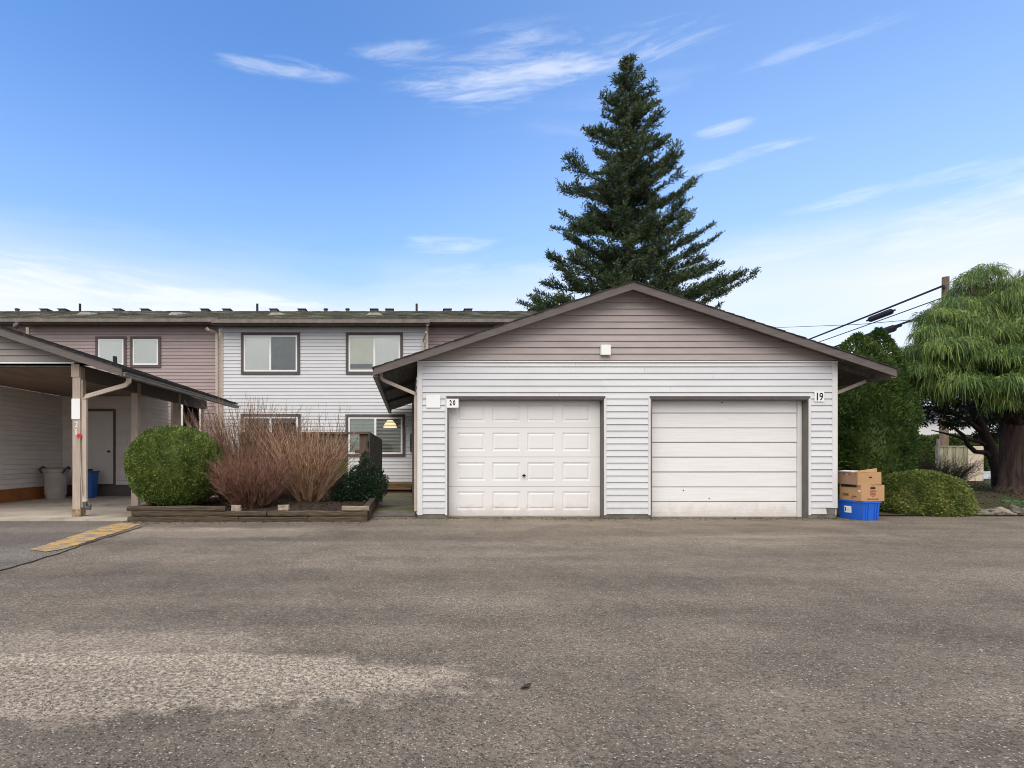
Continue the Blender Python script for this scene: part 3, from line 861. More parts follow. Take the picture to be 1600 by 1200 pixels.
# door 20: four steel sections of four pressed panels
DY = GY + 0.175
px2x = lambda px: PX(px, DY)
dx0, dx1 = DOORS[0][0] + 0.029, DOORS[0][1] - 0.006
seams = [PZ(y, DY) for y in (808, 760.5, 714, 668.5, 620)]
cols = [(714, 758), (769.5, 813), (824, 867.5), (879, 922)]
b = MB()
pan = []
for r in range(4):
    z0, z1 = seams[r] + 0.003, seams[r + 1] - 0.003
    if r == 0: z0 = 0.03
    pz0, pz1 = z0 + 0.115, z0 + 0.115 + 0.335
    b.box(dx0, DY, z0, dx1, DY + 0.05, pz0)
    b.box(dx0, DY, pz1, dx1, DY + 0.05, z1)
    xs = [dx0] + [px2x(c) for q in cols for c in q] + [dx1]
    for k in range(0, len(xs), 2):
        b.box(xs[k], DY, pz0, xs[k + 1], DY + 0.05, pz1)
    for a, c in cols: pan.append((px2x(a), px2x(c), pz0, pz1))
b.box(dx0, DY + 0.051, 0.03, dx1, DY + 0.06, seams[-1])
d20 = part('garage_door', b, M['door_white'], gar)
d20['label'] = 'white steel door with sixteen pressed panels'
for x0, x1, z0, z1 in pan:
    b = MB()
    rings = []
    for ins, dy in ((0, 0.0), (0.014, 0.012), (0.03, 0.012), (0.052, 0.002)):
        rings += [(x0 + ins, DY + dy, z0 + ins), (x1 - ins, DY + dy, z0 + ins), (x1 - ins, DY + dy, z1 - ins), (x0 + ins, DY + dy, z1 - ins)]
    fs = [(12, 13, 14, 15)]
    for k in range(3):
        for i in range(4):
            j = (i + 1) % 4
            fs.append((k * 4 + i, k * 4 + j, k * 4 + 4 + j, k * 4 + 4 + i))
    b.add(rings, fs)
    part('door_panel', b, M['door_white'], d20)
b = MB()
hc = P(818.5, 743, DY - 0.01)
b.tube([(hc.x, DY - 0.03, hc.z), (hc.x, DY, hc.z)], 0.02, 10)
b.rbox((hc.x, DY - 0.034, hc.z), (0.07, 0.012, 0.016), 0)
b.rbox((hc.x, DY - 0.034, hc.z), (0.016, 0.012, 0.06), 0)
part('handle', b, M['black'], d20)
b = MB(); b.box(dx0, DY + 0.002, 0.004, dx1, DY + 0.045, 0.03)
part('bottom_seal', b, M['flash_metal'], d20)

# door 19: eight wide painted boards in a white frame
ex0, ex1 = DOORS[1][0] + 0.029, DOORS[1][1] - 0.006
b = MB(); b.box(ex0, DY + 0.06, 0.02, ex1, DY + 0.09, DZT - 0.05)
d19 = part('garage_door', b, M['black'], gar)
d19['label'] = 'white painted wooden door of eight horizontal boards'
bz = [PZ(y, DY) for y in (808.5, 784.3, 761.3, 738, 714.8, 691.7, 669, 645.8, 621)]
xr = PX(1244.5, DY)
for k in range(8):
    z0, z1 = bz[k], bz[k + 1]
    b = MB()
    y0 = DY + random.uniform(-.004, .004)
    t0 = random.uniform(-.003, .003)
    x0 = ex0 + 0.012
    b.hexa([(x0, y0 + .012, z0 + .006), (xr, y0 + .012, z0 + .006 + t0), (xr, y0 + .05, z0 + .006), (x0, y0 + .05, z0 + .006)],
           [(x0, y0 + 0.0, z0 + .018), (xr, y0 + 0.0, z0 + .018 + t0), (xr, y0 + .05, z0 + .018), (x0, y0 + .05, z0 + .018)])
    b.hexa([(x0, y0, z0 + .018), (xr, y0, z0 + .018 + t0), (xr, y0 + .049, z0 + .018), (x0, y0 + .049, z0 + .018)],
           [(x0, y0 + 0.004, z1 - .002), (xr, y0 + 0.004, z1 - .002), (xr, y0 + .05, z1 - .002), (x0, y0 + .05, z1 - .002)])
    part('door_board', b, M['door_wood'], d19)
b = MB(); b.box(xr + 0.006, DY - 0.03, 0.01, ex1 - 0.001, DY + 0.05, DZT - 0.046)
part('frame_post', b, M['white_trim'], d19)
for q in ((1068, 766), (1128, 629), (1108, 779)):
    c = P(q[0], q[1], DY)
    b = MB(); b.tube([(c.x, DY - 0.006, c.z), (c.x, DY + 0.01, c.z)], 0.011, 8)
    part('knot_hole', b, M['twig_dark'], d19)
# little vent cover on the gable
b = MB(); b.bevbox(PX(937, GY), GY - 0.09, PZ(555.5, GY), PX(952, GY), GY - 0.02, PZ(540, GY), 0.008)
part('vent_cover', b, M['white_paint'], gar)


def plate(name, label, x0, x1, y0, y1, Y, m, cat='sign', th=0.012):
    xa, xb, za, zb_ = PX(x0, Y), PX(x1, Y), PZ(y1, Y), PZ(y0, Y)
    t = thing(name, label, cat, ((xa + xb) / 2, Y, za))
    b = MB(); b.box(xa, Y, za, xb, Y + th, zb_)
    part('plate', b, m, t, bevel=0.002)
    return t


plate('blank_sign', 'blank white square plate on the white siding beside the panelled garage door', 666, 688, 617.5, 637, GY - 0.036, M['white_paint'])
t20 = plate('number_sign', 'white plate numbered 20 at the top corner of the panelled door', 698, 716.5, 623, 637, GY - 0.03, M['white_paint'])
for ch, px in (('2', 704.2), ('0', 709.6)):
    digit(ch, P(px, 629.2, GY - 0.031), 0.098, M['black_digit'], t20, sx=0.62, bold=0.035)
t19 = plate('number_sign', 'white plate numbered 19 at the top corner of the plank door', 1273, 1288, 612, 627.5, GY - 0.036, M['white_paint'])
for ch, px in (('1', 1277.2), ('9', 1283.2)):
    digit(ch, P(px, 619.6, GY - 0.037), 0.14, M['black_digit'], t19, sx=0.78 if ch == '9' else 0.9, bold=0.012)

# ------------------------------------------------------------------ townhouses
HY = 18.60


def window(parent, x0, x1, y0, y1, Y, trim=4.2, sash=None, blinds=('blind', 'blind'), room=False, label=None, slats=False, room_mat='dark_room'):
    """a window given by the outer edge of its brown casing in pixels; sash = pixel of the middle bar"""
    X0, X1, Z0, Z1 = PX(x0, Y), PX(x1, Y), PZ(y1, Y), PZ(y0, Y)
    tw = trim / FPX * Y
    b = MB()
    y_ = Y - 0.05
    b.box(X0, y_, Z0, X1, Y + 0.0, Z0 + tw); b.box(X0, y_, Z1 - tw, X1, Y + 0.0, Z1)
    b.box(X0, y_, Z0 + tw, X0 + tw, Y + 0.0, Z1 - tw); b.box(X1 - tw, y_, Z0 + tw, X1, Y + 0.0, Z1 - tw)
    w = part('window', b, M['trim_brown'], parent)
    if label: w['label'] = label
    a0, a1, c0, c1 = X0 + tw, X1 - tw, Z0 + tw, Z1 - tw
    fw = 0.055
    b = MB()
    fy0, fy1 = Y - 0.035, Y + 0.04
    b.box(a0, fy0, c0, a1, fy1, c0 + fw); b.box(a0, fy0, c1 - fw, a1, fy1, c1)
    b.box(a0, fy0, c0 + fw, a0 + fw, fy1, c1 - fw); b.box(a1 - fw, fy0, c0 + fw, a1, fy1, c1 - fw)
    panes = [(a0 + fw, a1 - fw)]
    if sash:
        xm = PX(sash, Y)
        b.box(xm - 0.035, fy0 - 0.004, c0 + fw, xm + 0.035, fy1, c1 - fw)
        panes = [(a0 + fw, xm - 0.035), (xm + 0.035, a1 - fw)]
    part('frame', b, M['white_paint'], w)
    for (p0, p1), bl in zip(panes, blinds):
        b = MB(); b.add([(p0, Y - .024, c0 + fw), (p1, Y - .024, c0 + fw), (p1, Y - .024, c1 - fw), (p0, Y - .024, c1 - fw)], [(0, 1, 2, 3)])
        part('pane', b, M['glass'], w)
        if bl:
            b = MB()
            zz = c0 + fw
            if slats:
                closed = bl == blinds[0]
                nsl = 24
                for k in range(nsl):
                    za = zz + (c1 - fw - zz) * k / nsl
                    zb2 = zz + (c1 - fw - zz) * (k + (0.88 if closed else 0.42)) / nsl
                    yy_ = .036 if closed else .05
                    b.hexa([(p0, Y + .02, za), (p1, Y + .02, za), (p1, Y + .023, za), (p0, Y + .023, za)],
                           [(p0, Y + yy_, zb2), (p1, Y + yy_, zb2), (p1, Y + yy_ + .003, zb2), (p0, Y + yy_ + .003, zb2)])
                o = part('blind', b, M[bl], w); o['kind'] = 'stuff'
            else:
                b.box(p0, Y - .014, zz, p1, Y - .006, c1 - fw)
                part('blind', b, M[bl], w)
    # the room behind
    b = MB()
    dpt = 2.6 if room else 0.3
    A0, A1, C0, C1 = (a0 - .4, a1 + .4, c0 - .4, c1 + .3) if room else (a0 - .01, a1 + .01, c0 - .01, c1 + .01)
    Yf = Y + 0.13
    b.add([(A0, Yf, C0), (A1, Yf, C0), (A1, Yf, C1), (A0, Yf, C1), (A0, Yf + dpt, C0), (A1, Yf + dpt, C0), (A1, Yf + dpt, C1), (A0, Yf + dpt, C1)],
          [(4, 5, 6, 7), (0, 4, 7, 3), (1, 2, 6, 5), (0, 1, 5, 4), (3, 7, 6, 2)])
    part('room', b, M[room_mat], w)
    return (a0, a1, c0, c1)


def hole(x0, x1, y0, y1, Y, ins=1.5):
    return (PX(x0 + ins, Y), PX(x1 - ins, Y), PZ(y1 - ins, Y), PZ(y0 + ins, Y))


ZE = PZ(507.5, HY - 0.5)       # bottom of the fascia of the grey house
RY, RZ_ = 23.7, PZ(486, 23.7)


def unit(name, label, X0, X1, Y, m, wins, z0=0.25, eave_y=None, eave_px=507, fas_h=0.14, side=False):
    t = thing(name, label, 'house', ((X0 + X1) / 2, Y, 0))
    hs = [hole(*w['r'], Y) for w in wins]
    ey = Y - 0.5
    zt = PZ(eave_px, ey) + 0.02
    wall_with_holes('wall', t, m, X0, X1, 0.0, zt + 0.05, Y + 0.004, Y + 0.128, [(a + .06, c - .06, p + .06, q - .06) for a, c, p, q in hs])
    b = MB()
    b.box(X0, Y + 3.2, 0, X1, Y + 10, zt)
    for xx in (X0, X1 - 0.1): b.box(xx, Y + 0.13, 0, xx + 0.1, Y + 3.2, zt)
    part('back_wall', b, m, t)
    xm = (X0 + X1) / 2
    siding(t, m, X0 - xm + (0.0), X1 - xm, z0, zt + 0.03, (xm, Y), holes=[(a - xm, c - xm, p, q) for a, c, p, q in hs], key=name)
    for w in wins:
        kw = {k: v for k, v in w.items() if k != 'r'}
        window(t, *w['r'], Y, **kw)
    # roof
    ov = 0.06
    e0, e1 = X0 - ov, X1 + ov
    zf = PZ(eave_px, ey)
    b = MB(); b.box(e0, ey, zf, e1, ey + 0.03, zf + fas_h)
    part('fascia', b, M['fascia'], t)
    b = MB(); b.box(e0 + 0.01, ey - 0.1, zf + 0.035, e1 - 0.01, ey - 0.001, zf + fas_h + 0.005)
    part('gutter', b, M['gutter'], t)
    b = MB(); b.box(e0, ey + 0.031, zf + 0.02, e1, Y - 0.001 + 0.13, zf + 0.05)
    part('soffit', b, M['soffit'], t)
    z_e = zf + fas_h + 0.012
    sl = (RZ_ - z_e) / (RY - ey)
    b = MB()
    q = [(e0, ey - 0.02), (e1, ey - 0.02), (e1, RY), (e0, RY)]
    b.hexa([(x, y, z_e + sl * (y - ey) - 0.06) for x, y in q], [(x, y, z_e + sl * (y - ey) - 0.012) for x, y in q])
    q2 = [(e0, RY), (e1, RY), (e1, 2 * RY - ey), (e0, 2 * RY - ey)]
    b.hexa([(x, y, RZ_ - sl * (y - RY) - 0.06) for x, y in q2], [(x, y, RZ_ - sl * (y - RY) - 0.012) for x, y in q2])
    roof = part('roof', b, M['shingle'], t)
    # shingle courses with ragged tabs
    b = MB()
    nc = 34
    for k in range(nc):
        y0 = ey - 0.04 + (RY - ey + 0.04) * k / nc
        y1 = ey - 0.04 + (RY - ey + 0.04) * (k + 1.0) / nc
        x = e0 + random.uniform(-0.25, 0)
        while x < e1:
            xa, xb = max(x, e0), min(x + random.uniform(0.24, 0.36), e1)
            x = xb if xb > x else e1
            if xb - xa < 0.02: continue
            th = random.uniform(0.010, 0.030)
            y0r = y0 - random.uniform(0, 0.03)
            za, zb2 = z_e + sl * (y0r - ey) - 0.010, z_e + sl * (y1 - ey) - 0.010
            b.add([(xa, y0r, za), (xb - .006, y0r, za), (xb - .006, y1, zb2), (xa, y1, zb2), (xa, y0r, za + th), (xb - .006, y0r, za + th), (xb - .006, y1, zb2 + 0.003), (xa, y1, zb2 + 0.003)],
                  [(4, 5, 6, 7), (0, 1, 5, 4), (1, 2, 6, 5), (3, 0, 4, 7)])
    o = part('shingles', b, M['shingle_tab'], roof); o['kind'] = 'stuff'
    return t, roof, (ey, z_e, sl)


def vents(roof, ey, z_e, sl, boxes, pipes, lows, caps=()):
    for px in boxes:
        y = RY - 0.18; x = PX(px, y); zr = RZ_ - 0.02
        b = MB(); b.bevbox(x - 0.15, y - 0.2, zr - 0.1, x + 0.15, y + 0.2, zr + 0.008, 0.015)
        b.box(x - 0.19, y - 0.24, zr + 0.000, x + 0.18, y + 0.20, zr + 0.024)
        part('vent', b, M['vent_metal'], roof)
    for px in caps:
        y = RY - 0.1; x = PX(px, y)
        b = MB(); b.lathe((x, y, RZ_ - 0.1), [(0.08, 0), (0.08, 0.12), (0.10, 0.13), (0.10, 0.17), (0.04, 0.19)], 10)
        part('vent', b, M['vent_metal'], roof)
    for px in pipes:
        y = RY - 0.05; x = PX(px, y)
        b = MB(); b.tube([(x, y, RZ_ - 0.15), (x, y, RZ_ + 0.30)], 0.05, 8)
        part('vent_pipe', b, M['black'], roof)
    for px in lows:
        y = ey + (RY - ey) * 0.52; x = PX(px, y); z = z_e + sl * (y - ey)
        b = MB(); b.hexa([(x - .3, y - .25, z - .085), (x + .3, y - .25, z - .085), (x + .3, y + .22, z + .07), (x - .3, y + .22, z + .07)],
                         [(x - .17, y - .2, z + .03), (x + .17, y - .2, z + .03), (x + .2, y + .16, z + .10), (x - .2, y + .16, z + .10)])
        part('vent', b, M['flash_metal'], roof)


XA0, XA1 = PX(342, HY), PX(668, HY)
grey, r_grey, rg = unit('townhouse', 'white lap sided townhouse with four sliding windows behind the bare shrubs', XA0, XA1, HY, M['siding_white'], [
    dict(r=(377, 469, 520, 585), sash=422.5, blinds=('blind', 'blind_grey'), label='upper window with one pale and one grey pane'),
    dict(r=(540.5, 629.5, 520, 585), sash=585, blinds=('blind_warm', 'blind'), label='upper window partly behind the garage roof'),
    dict(r=(376.5, 470, 647, 713), sash=423, blinds=(None, None), room=True, label='lower window with dark panes'),
    dict(r=(540, 633, 647.5, 713.5), sash=586.5, blinds=('blind_green', 'blind_warm'), room=True, slats=True, room_mat='green_room', label='lower window with a blind and a hanging lamp'),
])
vents(r_grey, *rg, boxes=(356, 429, 473, 585, 609), caps=(509, 543), pipes=(402, 651), lows=(433, 585))
# valances, lamp, meter
w3 = PX(382, HY), PX(465, HY)
b = MB(); b.box(w3[0] + .05, HY + 0.02, PZ(661, HY), w3[1] - .05, HY + 0.03, PZ(652, HY))
part('window_valance', b, M['blind_grey'], grey)
b = MB(); b.box(PX(546, HY) + .02, HY - 0.0185, PZ(576, HY), PX(583, HY) - .03, HY - 0.0155, PZ(569, HY))
part('window_valance', b, M['blind_grey'], grey)
b = MB()
b.box(PX(640.5, HY), HY - 0.22, PZ(705, HY), PX(650, HY), HY - 0.022, PZ(683, HY))
b.lathe(((PX(645, HY)), HY - 0.16, PZ(683, HY)), [(0.09, 0), (0.09, 0.08), (0.05, 0.12)], 12)
b.tube([(PX(645, HY), HY - 0.1, PZ(680, HY)), (PX(645, HY), HY - 0.1, 3.3)], 0.03, 6)
part('electric_meter', b, M['vent_metal'], grey)
lampc = P(609.5, 662, HY + 0.9)
lamp = thing('pendant_lamp', 'cream glass pendant lamp hanging behind the lower right window', 'lamp', (lampc.x, lampc.y, lampc.z))
m_lamp = bpy.data.materials.new('lamp_glass'); m_lamp.use_nodes = True
bs = m_lamp.node_tree.nodes['Principled BSDF']
bs.inputs['Base Color'].default_value = (0.85, 0.75, 0.5, 1); bs.inputs['Roughness'].default_value = 0.35
bs.inputs['Emission Color'].default_value = (1.0, 0.80, 0.45, 1); bs.inputs['Emission Strength'].default_value = 0.75
b = MB(); b.lathe((lampc.x, lampc.y, lampc.z - 0.14), [(0.24, 0), (0.235, 0.03), (0.19, 0.14), (0.11, 0.24), (0.06, 0.28)], 18)
part('lamp_shade', b, m_lamp, lamp, smooth=True)
b = MB(); b.tube([(lampc.x, lampc.y, lampc.z + 0.13), (lampc.x, lampc.y, lampc.z + 0.5)], 0.012, 6)
part('stem', b, M['black'], lamp)
# downspouts of the grey house
b = MB()
b.rectpipe([(PX(322, HY - .5), HY - 0.5, PZ(512, HY - .5)), (PX(324, HY - .5), HY - 0.48, PZ(515, HY - .5)), (PX(337, HY), HY - 0.1, PZ(520, HY)), (PX(340, HY), HY - 0.08, PZ(525, HY)), (PX(340.5, HY), HY - 0.08, 0.3)], 0.08, 0.07, (1, 0, 0))
part('downspout', b, M['beige_pipe'], grey)
b = MB(); b.box(PX(344, HY), HY - 0.035, 0.3, PX(349, HY), HY - 0.001, PZ(517, HY))
part('corner_board', b, M['beige_pipe'], grey)
b = MB()
b.rectpipe([(PX(668, HY - .5), HY - 0.5, PZ(507, HY - .5)), (PX(667, HY), HY - 0.12, PZ(512, HY)), (PX(667, HY), HY - 0.08, 2.0)], 0.08, 0.07, (1, 0, 0))
part('downspout', b, M['beige_pipe'], grey)
b = MB(); b.rectpipe([(PX(665.5, HY - .5), HY - 0.5, PZ(519, HY - .5)), (PX(661, HY), HY - 0.09, PZ(535, HY)), (PX(661, HY), HY - 0.08, 2.0)], 0.05, 0.05, (1, 0, 0))
part('corner_board', b, M['beige_pipe'], grey)

LY = 18.95
XL0 = PX(47, LY)
left, r_left, rl = unit('townhouse', 'taupe lap sided townhouse with two small square windows above the carport roof', XL0, XA0 - 0.004, LY, M['siding_house_taupe'], [
    dict(r=(150, 198, 526, 574.5), trim=4.0, blinds=('blind',), label='left square window'),
    dict(r=(204, 252, 526, 574.5), trim=4.0, blinds=('blind',), label='right square window'),
    dict(r=(268, 318, 626, 690), trim=3.5, sash=285, blinds=(None, None), room=True, label='dark lower window behind the twigs'),
], eave_px=505.5)
vents(r_left, *rl, boxes=(73, 101, 187, 229, 322), pipes=(125,), lows=(137, 278))
b = MB(); b.box(XL0 - 0.12, LY - 0.04, 0.2, XL0 - 0.004, LY + 0.3, PZ(512, LY))
part('corner_board', b, M['beige_pipe'], left)
b = MB()
xe = PX(20, LY - .5)
b.hexa([(xe, LY - .5, PZ(512, LY - .5)), (XL0 - .07, LY - .5, PZ(507, LY - .5)), (XL0 - .07, LY - .3, PZ(507, LY - .5)), (xe, LY - .3, PZ(512, LY - .5))],
       [(xe, LY - .5, PZ(506, LY - .5)), (XL0 - .07, LY - .5, PZ(501, LY - .5)), (XL0 - .07, LY - .3, PZ(501, LY - .5)), (xe, LY - .3, PZ(506, LY - .5))])
part('eave_return', b, M['fascia'], left)
XR1 = 6.4
right, r_right, rr = unit('townhouse', 'taupe townhouse mostly hidden behind the garage roof slope', XA1 + 0.004, XR1, LY, M['siding_house_taupe'], [], z0=3.2, eave_px=506)
vents(r_right, *rr, boxes=(699, 731, 832), pipes=(), lows=())
farl, r_far, rf_ = unit('townhouse', 'set-back townhouse at the far end of the roof, above the carport gable', -24, XL0 - 0.13, LY + 1.6, M['siding_house_taupe'], [], z0=3.2, eave_px=505)
vents(r_far, *rf_, boxes=(), caps=(27,), pipes=(), lows=())

# wooden steps and porch
st = thing('porch_steps', 'low wooden porch steps at the end of the mossy walk', 'steps', (-0.3, 16.9, 0))
for y0, y1, z0, z1 in ((16.75, 16.95, 0.02, 0.05), (16.72, 16.84, 0.115, 0.15), (16.85, 16.98, 0.115, 0.15), (16.99, 17.03, 0.05, 0.235), (17.0, 17.13, 0.24, 0.275), (17.14, 17.28, 0.24, 0.275)):
    b = MB(); b.box(-1.0, y0, z0, 0.13, y1, z1)
    part('plank', b, M['step_wood'], st, bevel=0.004)
for k in range(9):
    b = MB(); b.box(-1.0, 17.29 + k * 0.14, 0.24, 0.13, 17.29 + k * 0.14 + 0.132, 0.275)
    part('plank', b, M['step_wood'], st)
b = MB(); b.box(-0.98, 16.80, 0.0, 0.12, 16.83, 0.114); b.box(-0.98, 17.04, 0, 0.12, 18.5, 0.238)
part('riser', b, M['twig_dark'], st)

# ------------------------------------------------------------------ carport
CX_E = PX(190, FY)             # eave
CXW = -9.6                     # left wall
CXP = PX(113, GY)              # left face of the front post
CZ = 2.80                      # ceiling
CEND = 16.5
CXM = CX_E - 4.62
car = thing('carport', 'open carport numbered 21 with cream posts and a grey gable board', 'carport', (-7.3, GY, 0))
CAP = PZ(587.5, FY) + PITCH * 4.62


def cz(x, add=0.0): return CAP - PITCH * abs(x - CXM) + add


PW = 0.147
posts = []
for (yy, z0) in ((GY, 0.0), (12.25, 0.03), (14.45, 0.03)):
    b = MB()
    zt = CZ - 0.02
    b.box(CXP, yy, z0 + (0.17 if yy == GY else 0), CXP + PW, yy + PW, zt)
    p = part('post', b, M['post'], car, bevel=0.006)
    posts.append(p)
b = MB(); b.bevbox(CXP - 0.012, GY - 0.012, -0.02, CXP + PW + 0.012, GY + PW + 0.012, 0.17, 0.012)
part('post_foot', b, M['post_foot'], posts[0])
b = MB(); b.box(CXP - 0.014, GY - 0.016, PZ(589, GY), CXP + PW - 0.01, GY - 0.001, CZ + 0.03)
part('post_cap', b, M['post'], posts[0])
posts[0]['label'] = 'front post carrying the number 21'
# doubled front post: narrower board behind carries the beam
b = MB(); b.box(CXP + PW + 0.003, GY + 0.02, 0.2, CXP + PW + 0.03, GY + 0.13, CZ - 0.25)
part('post_board', b, M['post'], car)
digit('2', P(119.5, 663.3, GY - 0.004), 0.105, M['paint_digit'], posts[0], sx=0.9, bold=0.03)
digit('1', P(119.0, 675, GY - 0.004), 0.115, M['paint_digit'], posts[0], sx=0.9, bold=0.03)
b = MB(); c = P(124, 681.3, GY - 0.01); b.tube([(c.x, GY - 0.022, c.z), (c.x, GY - 0.002, c.z)], 0.043, 16)
part('reflector', b, M['red'], posts[0])
bp = thing('blank_sign', 'tall blank white plate on the front carport post above the number 21', 'sign', (CXP, GY - 0.01, PZ(655, GY)))
b = MB(); b.box(PX(112.3, GY), GY - 0.012, PZ(655, GY), PX(125.3, GY), GY - 0.001, PZ(623, GY))
part('plate', b, M['white_paint'], bp)
# beams
b = MB(); b.box(CXP + 0.01, GY + PW + 0.002, CZ - 0.26, CXP + PW - 0.01, CEND, CZ - 0.004)
part('beam', b, M['fascia'], car)
b = MB(); b.box(CXW - 3.5, GY + 0.02, CZ - 0.02, CXP + PW, GY + 0.10, CZ + 0.04)
part('header', b, M['soffit'], car)
# ceiling sheets of plywood
x = CXP + PW
k = 0
while x > CXW:
    x1 = max(x - 1.22, CXW)
    for y0, y1 in ((GY + 0.11, 12.5), (12.508, 15.3)):
        b = MB(); b.box(x1 + 0.007, y0, CZ + random.uniform(-.002, .004), x, y1, CZ + 0.02)
        part('ceiling_panel', b, M['ceiling'], car)
    x = x1
# left wall, rear wall, storage side wall, sills
ZS = 0.34
b = MB()
b.box(CXW - 0.15, GY + 0.12, 0.0, CXW - 0.003, 15.45, CZ)
b.box(CXW, 15.303, 0.0, -7.2, 16.6, CZ)
part('wall', b, M['siding_carport'], car)
siding(car, M['siding_carport'], GY + 0.12, 15.28, ZS, CZ - 0.005, (CXW, 0), rz=math.pi / 2, key='cl')
SE = 0.1176
RDY = 15.30
d0, d1 = PX(132, RDY), PX(178, RDY)
siding(car, M['siding_carport'], CXW + 0.03 - CXW, -7.2 - CXW - 0.05, ZS, CZ - 0.005, (CXW, RDY), holes=[(d0 - .08 - CXW, d1 + 0.06 - CXW, -1, PZ(639, RDY))], key='cr')
siding(car, M['siding_carport'], RDY + 0.02, 16.58, ZS, CZ - 0.005, (-7.2, 0), rz=math.pi / 2, key='cs')
b = MB(); b.box(-7.26, RDY - 0.035, 0.3, -7.185, RDY + 0.03, CZ)
part('corner_board', b, M['siding_carport'], car)
b = MB(); b.box(CXW, GY + 0.1, 0.03, CXW + 0.03, 15.27, ZS); part('sill', b, M['rust_sill'], car)
b = MB(); b.box(CXW + 0.031, RDY - 0.03, 0.03, -7.2, RDY - 0.0, ZS); part('sill', b, M['trim_brown'], car)
# storage door
b = MB(); b.box(d0, RDY - 0.035, ZS + 0.03, d1, RDY - 0.002, PZ(643, RDY))
cd = part('door', b, M['door_cream'], car)
b = MB()
kx, kz = PX(172.5, RDY), PZ(705.5, RDY)
b.lathe((kx, RDY - 0.09, kz), [(0.01, -.03), (0.032, -.02), (0.036, 0), (0.03, .02), (0.01, .03)], 12)
b.tube([(kx, RDY - 0.09, kz), (kx, RDY - 0.035, kz)], 0.012, 8)
part('handle', b, M['black'], cd)
b = MB()
b.box(d1 + 0.004, RDY - 0.05, ZS, d1 + 0.05, RDY - 0.002, PZ(639.5, RDY))
b.box(d0 - 0.06, RDY - 0.05, PZ(643, RDY) + 0.004, d1 + 0.003, RDY - 0.002, PZ(639.5, RDY))
b.box(d0 - 0.06, RDY - 0.05, ZS, d0 - 0.004, RDY - 0.002, PZ(643, RDY) + 0.003)
b.box(d0, RDY - 0.06, ZS, d1, RDY - 0.001, ZS + 0.029)
part('door_frame', b, M['trim_brown'], car)
b = MB(); b.box(PX(192.3, RDY), RDY - 0.05, PZ(694, RDY), PX(199.5, RDY), RDY - 0.022, PZ(684.5, RDY))
part('switch_box', b, M['white_trim'], car)
# gable front over the bay
z = CZ + 0.06
b = MB(); b.box(CXW - 4, GY - 0.04, CZ + 0.036, PX(117, GY), GY - 0.001, CZ + 0.062)
part('trim_strip', b, M['white_paint'], car)
while z < CAP:
    z1 = z + EXPO
    xr0 = CXM + (CAP + 0.085 - z) / PITCH
    xr1 = CXM + (CAP + 0.085 - z1) / PITCH
    xl = CXM - 2.0
    if xr1 < xl + 0.1: break
    b = MB()
    b.hexa([(xl, GY - .024, z + .01), (xr0, GY - .024, z + .01), (xr0, GY, z + .01), (xl, GY, z + .01)], [(xl, GY - .004, z1), (xr1, GY - .004, z1), (xr1, GY, z1), (xl, GY, z1)])
    part('gable_board', b, M['gable_grey'], car)
    z += EXPO
b = MB()
b.add([(CXM - 4, GY + .002, CZ + .05), (CXP + .6, GY + .002, CZ + .05), (CXP + 0.6, GY + .002, cz(CXP + .6, .08)), (CXM, GY + .002, CAP + .08), (CXM - 4, GY + .002, cz(CXM - 4, .08))], [(0, 1, 2, 3, 4)])
part('gable_wall', b, M['gable_grey'], car)
# roof (right slope, a stretch of the left one)
for sgn, ex in ((1, CX_E), (-1, CXM - 3.0)):
    e = ex
    q = [(e, FY + .03), (CXM, FY + .03), (CXM, CEND), (e, CEND)]
    b = MB(); b.hexa([(x, y, cz(x, .10)) for x, y in q], [(x, y, cz(x, .135)) for x, y in q])
    rf = part('roof', b, M['soffit'], car)
    b = MB()
    nco = 28
    for k in range(nco):
        xa, xb = e + (CXM - e) * k / nco, e + (CXM - e) * (k + 1) / nco
        if k == 0: xa += sgn * 0.03
        yy = FY - 0.02
        while yy < CEND:
            ye = min(yy + random.uniform(.25, .36), CEND)
            th = random.uniform(.012, .026)
            b.add([(xa, yy, cz(xa, .138)), (xb, yy, cz(xb, .138)), (xb, ye - .005, cz(xb, .138)), (xa, ye - .005, cz(xa, .138)),
                   (xa, yy, cz(xa, .138 + th)), (xb, yy, cz(xb, .141)), (xb, ye - .005, cz(xb, .141)), (xa, ye - .005, cz(xa, .138 + th))],
                  [(4, 5, 6, 7), (7, 6, 5, 4), (0, 1, 5, 4), (3, 0, 4, 7)])
            yy = ye
    o = part('shingles', b, M['shingle_edge'], rf); o['kind'] = 'stuff'
    b = MB()
    b.hexa([(e, FY, cz(e)), (CXM, FY, cz(CXM)), (CXM, FY + .028, cz(CXM)), (e, FY + .028, cz(e))], [(e, FY, cz(e, .136)), (CXM, FY, cz(CXM, .136)), (CXM, FY + .028, cz(CXM, .136)), (e, FY + .028, cz(e, .136))])
    part('rake_board', b, M['fascia'], car)
b = MB(); b.box(CX_E - 0.075, FY + .03, cz(CX_E, 0.0), CX_E - .05, CEND, cz(CX_E, .098)); part('eave_board', b, M['trim_brown'], car)
b = MB()
b.box(CX_E - .048, FY + .03, cz(CX_E, 0.0), CX_E + .045, CEND + .02, cz(CX_E, .05))
b.box(CX_E - .048, FY + .03, cz(CX_E, .053), CX_E + .058, CEND + .02, cz(CX_E, .075))
part('gutter', b, M['gutter'], car)
ns = 6
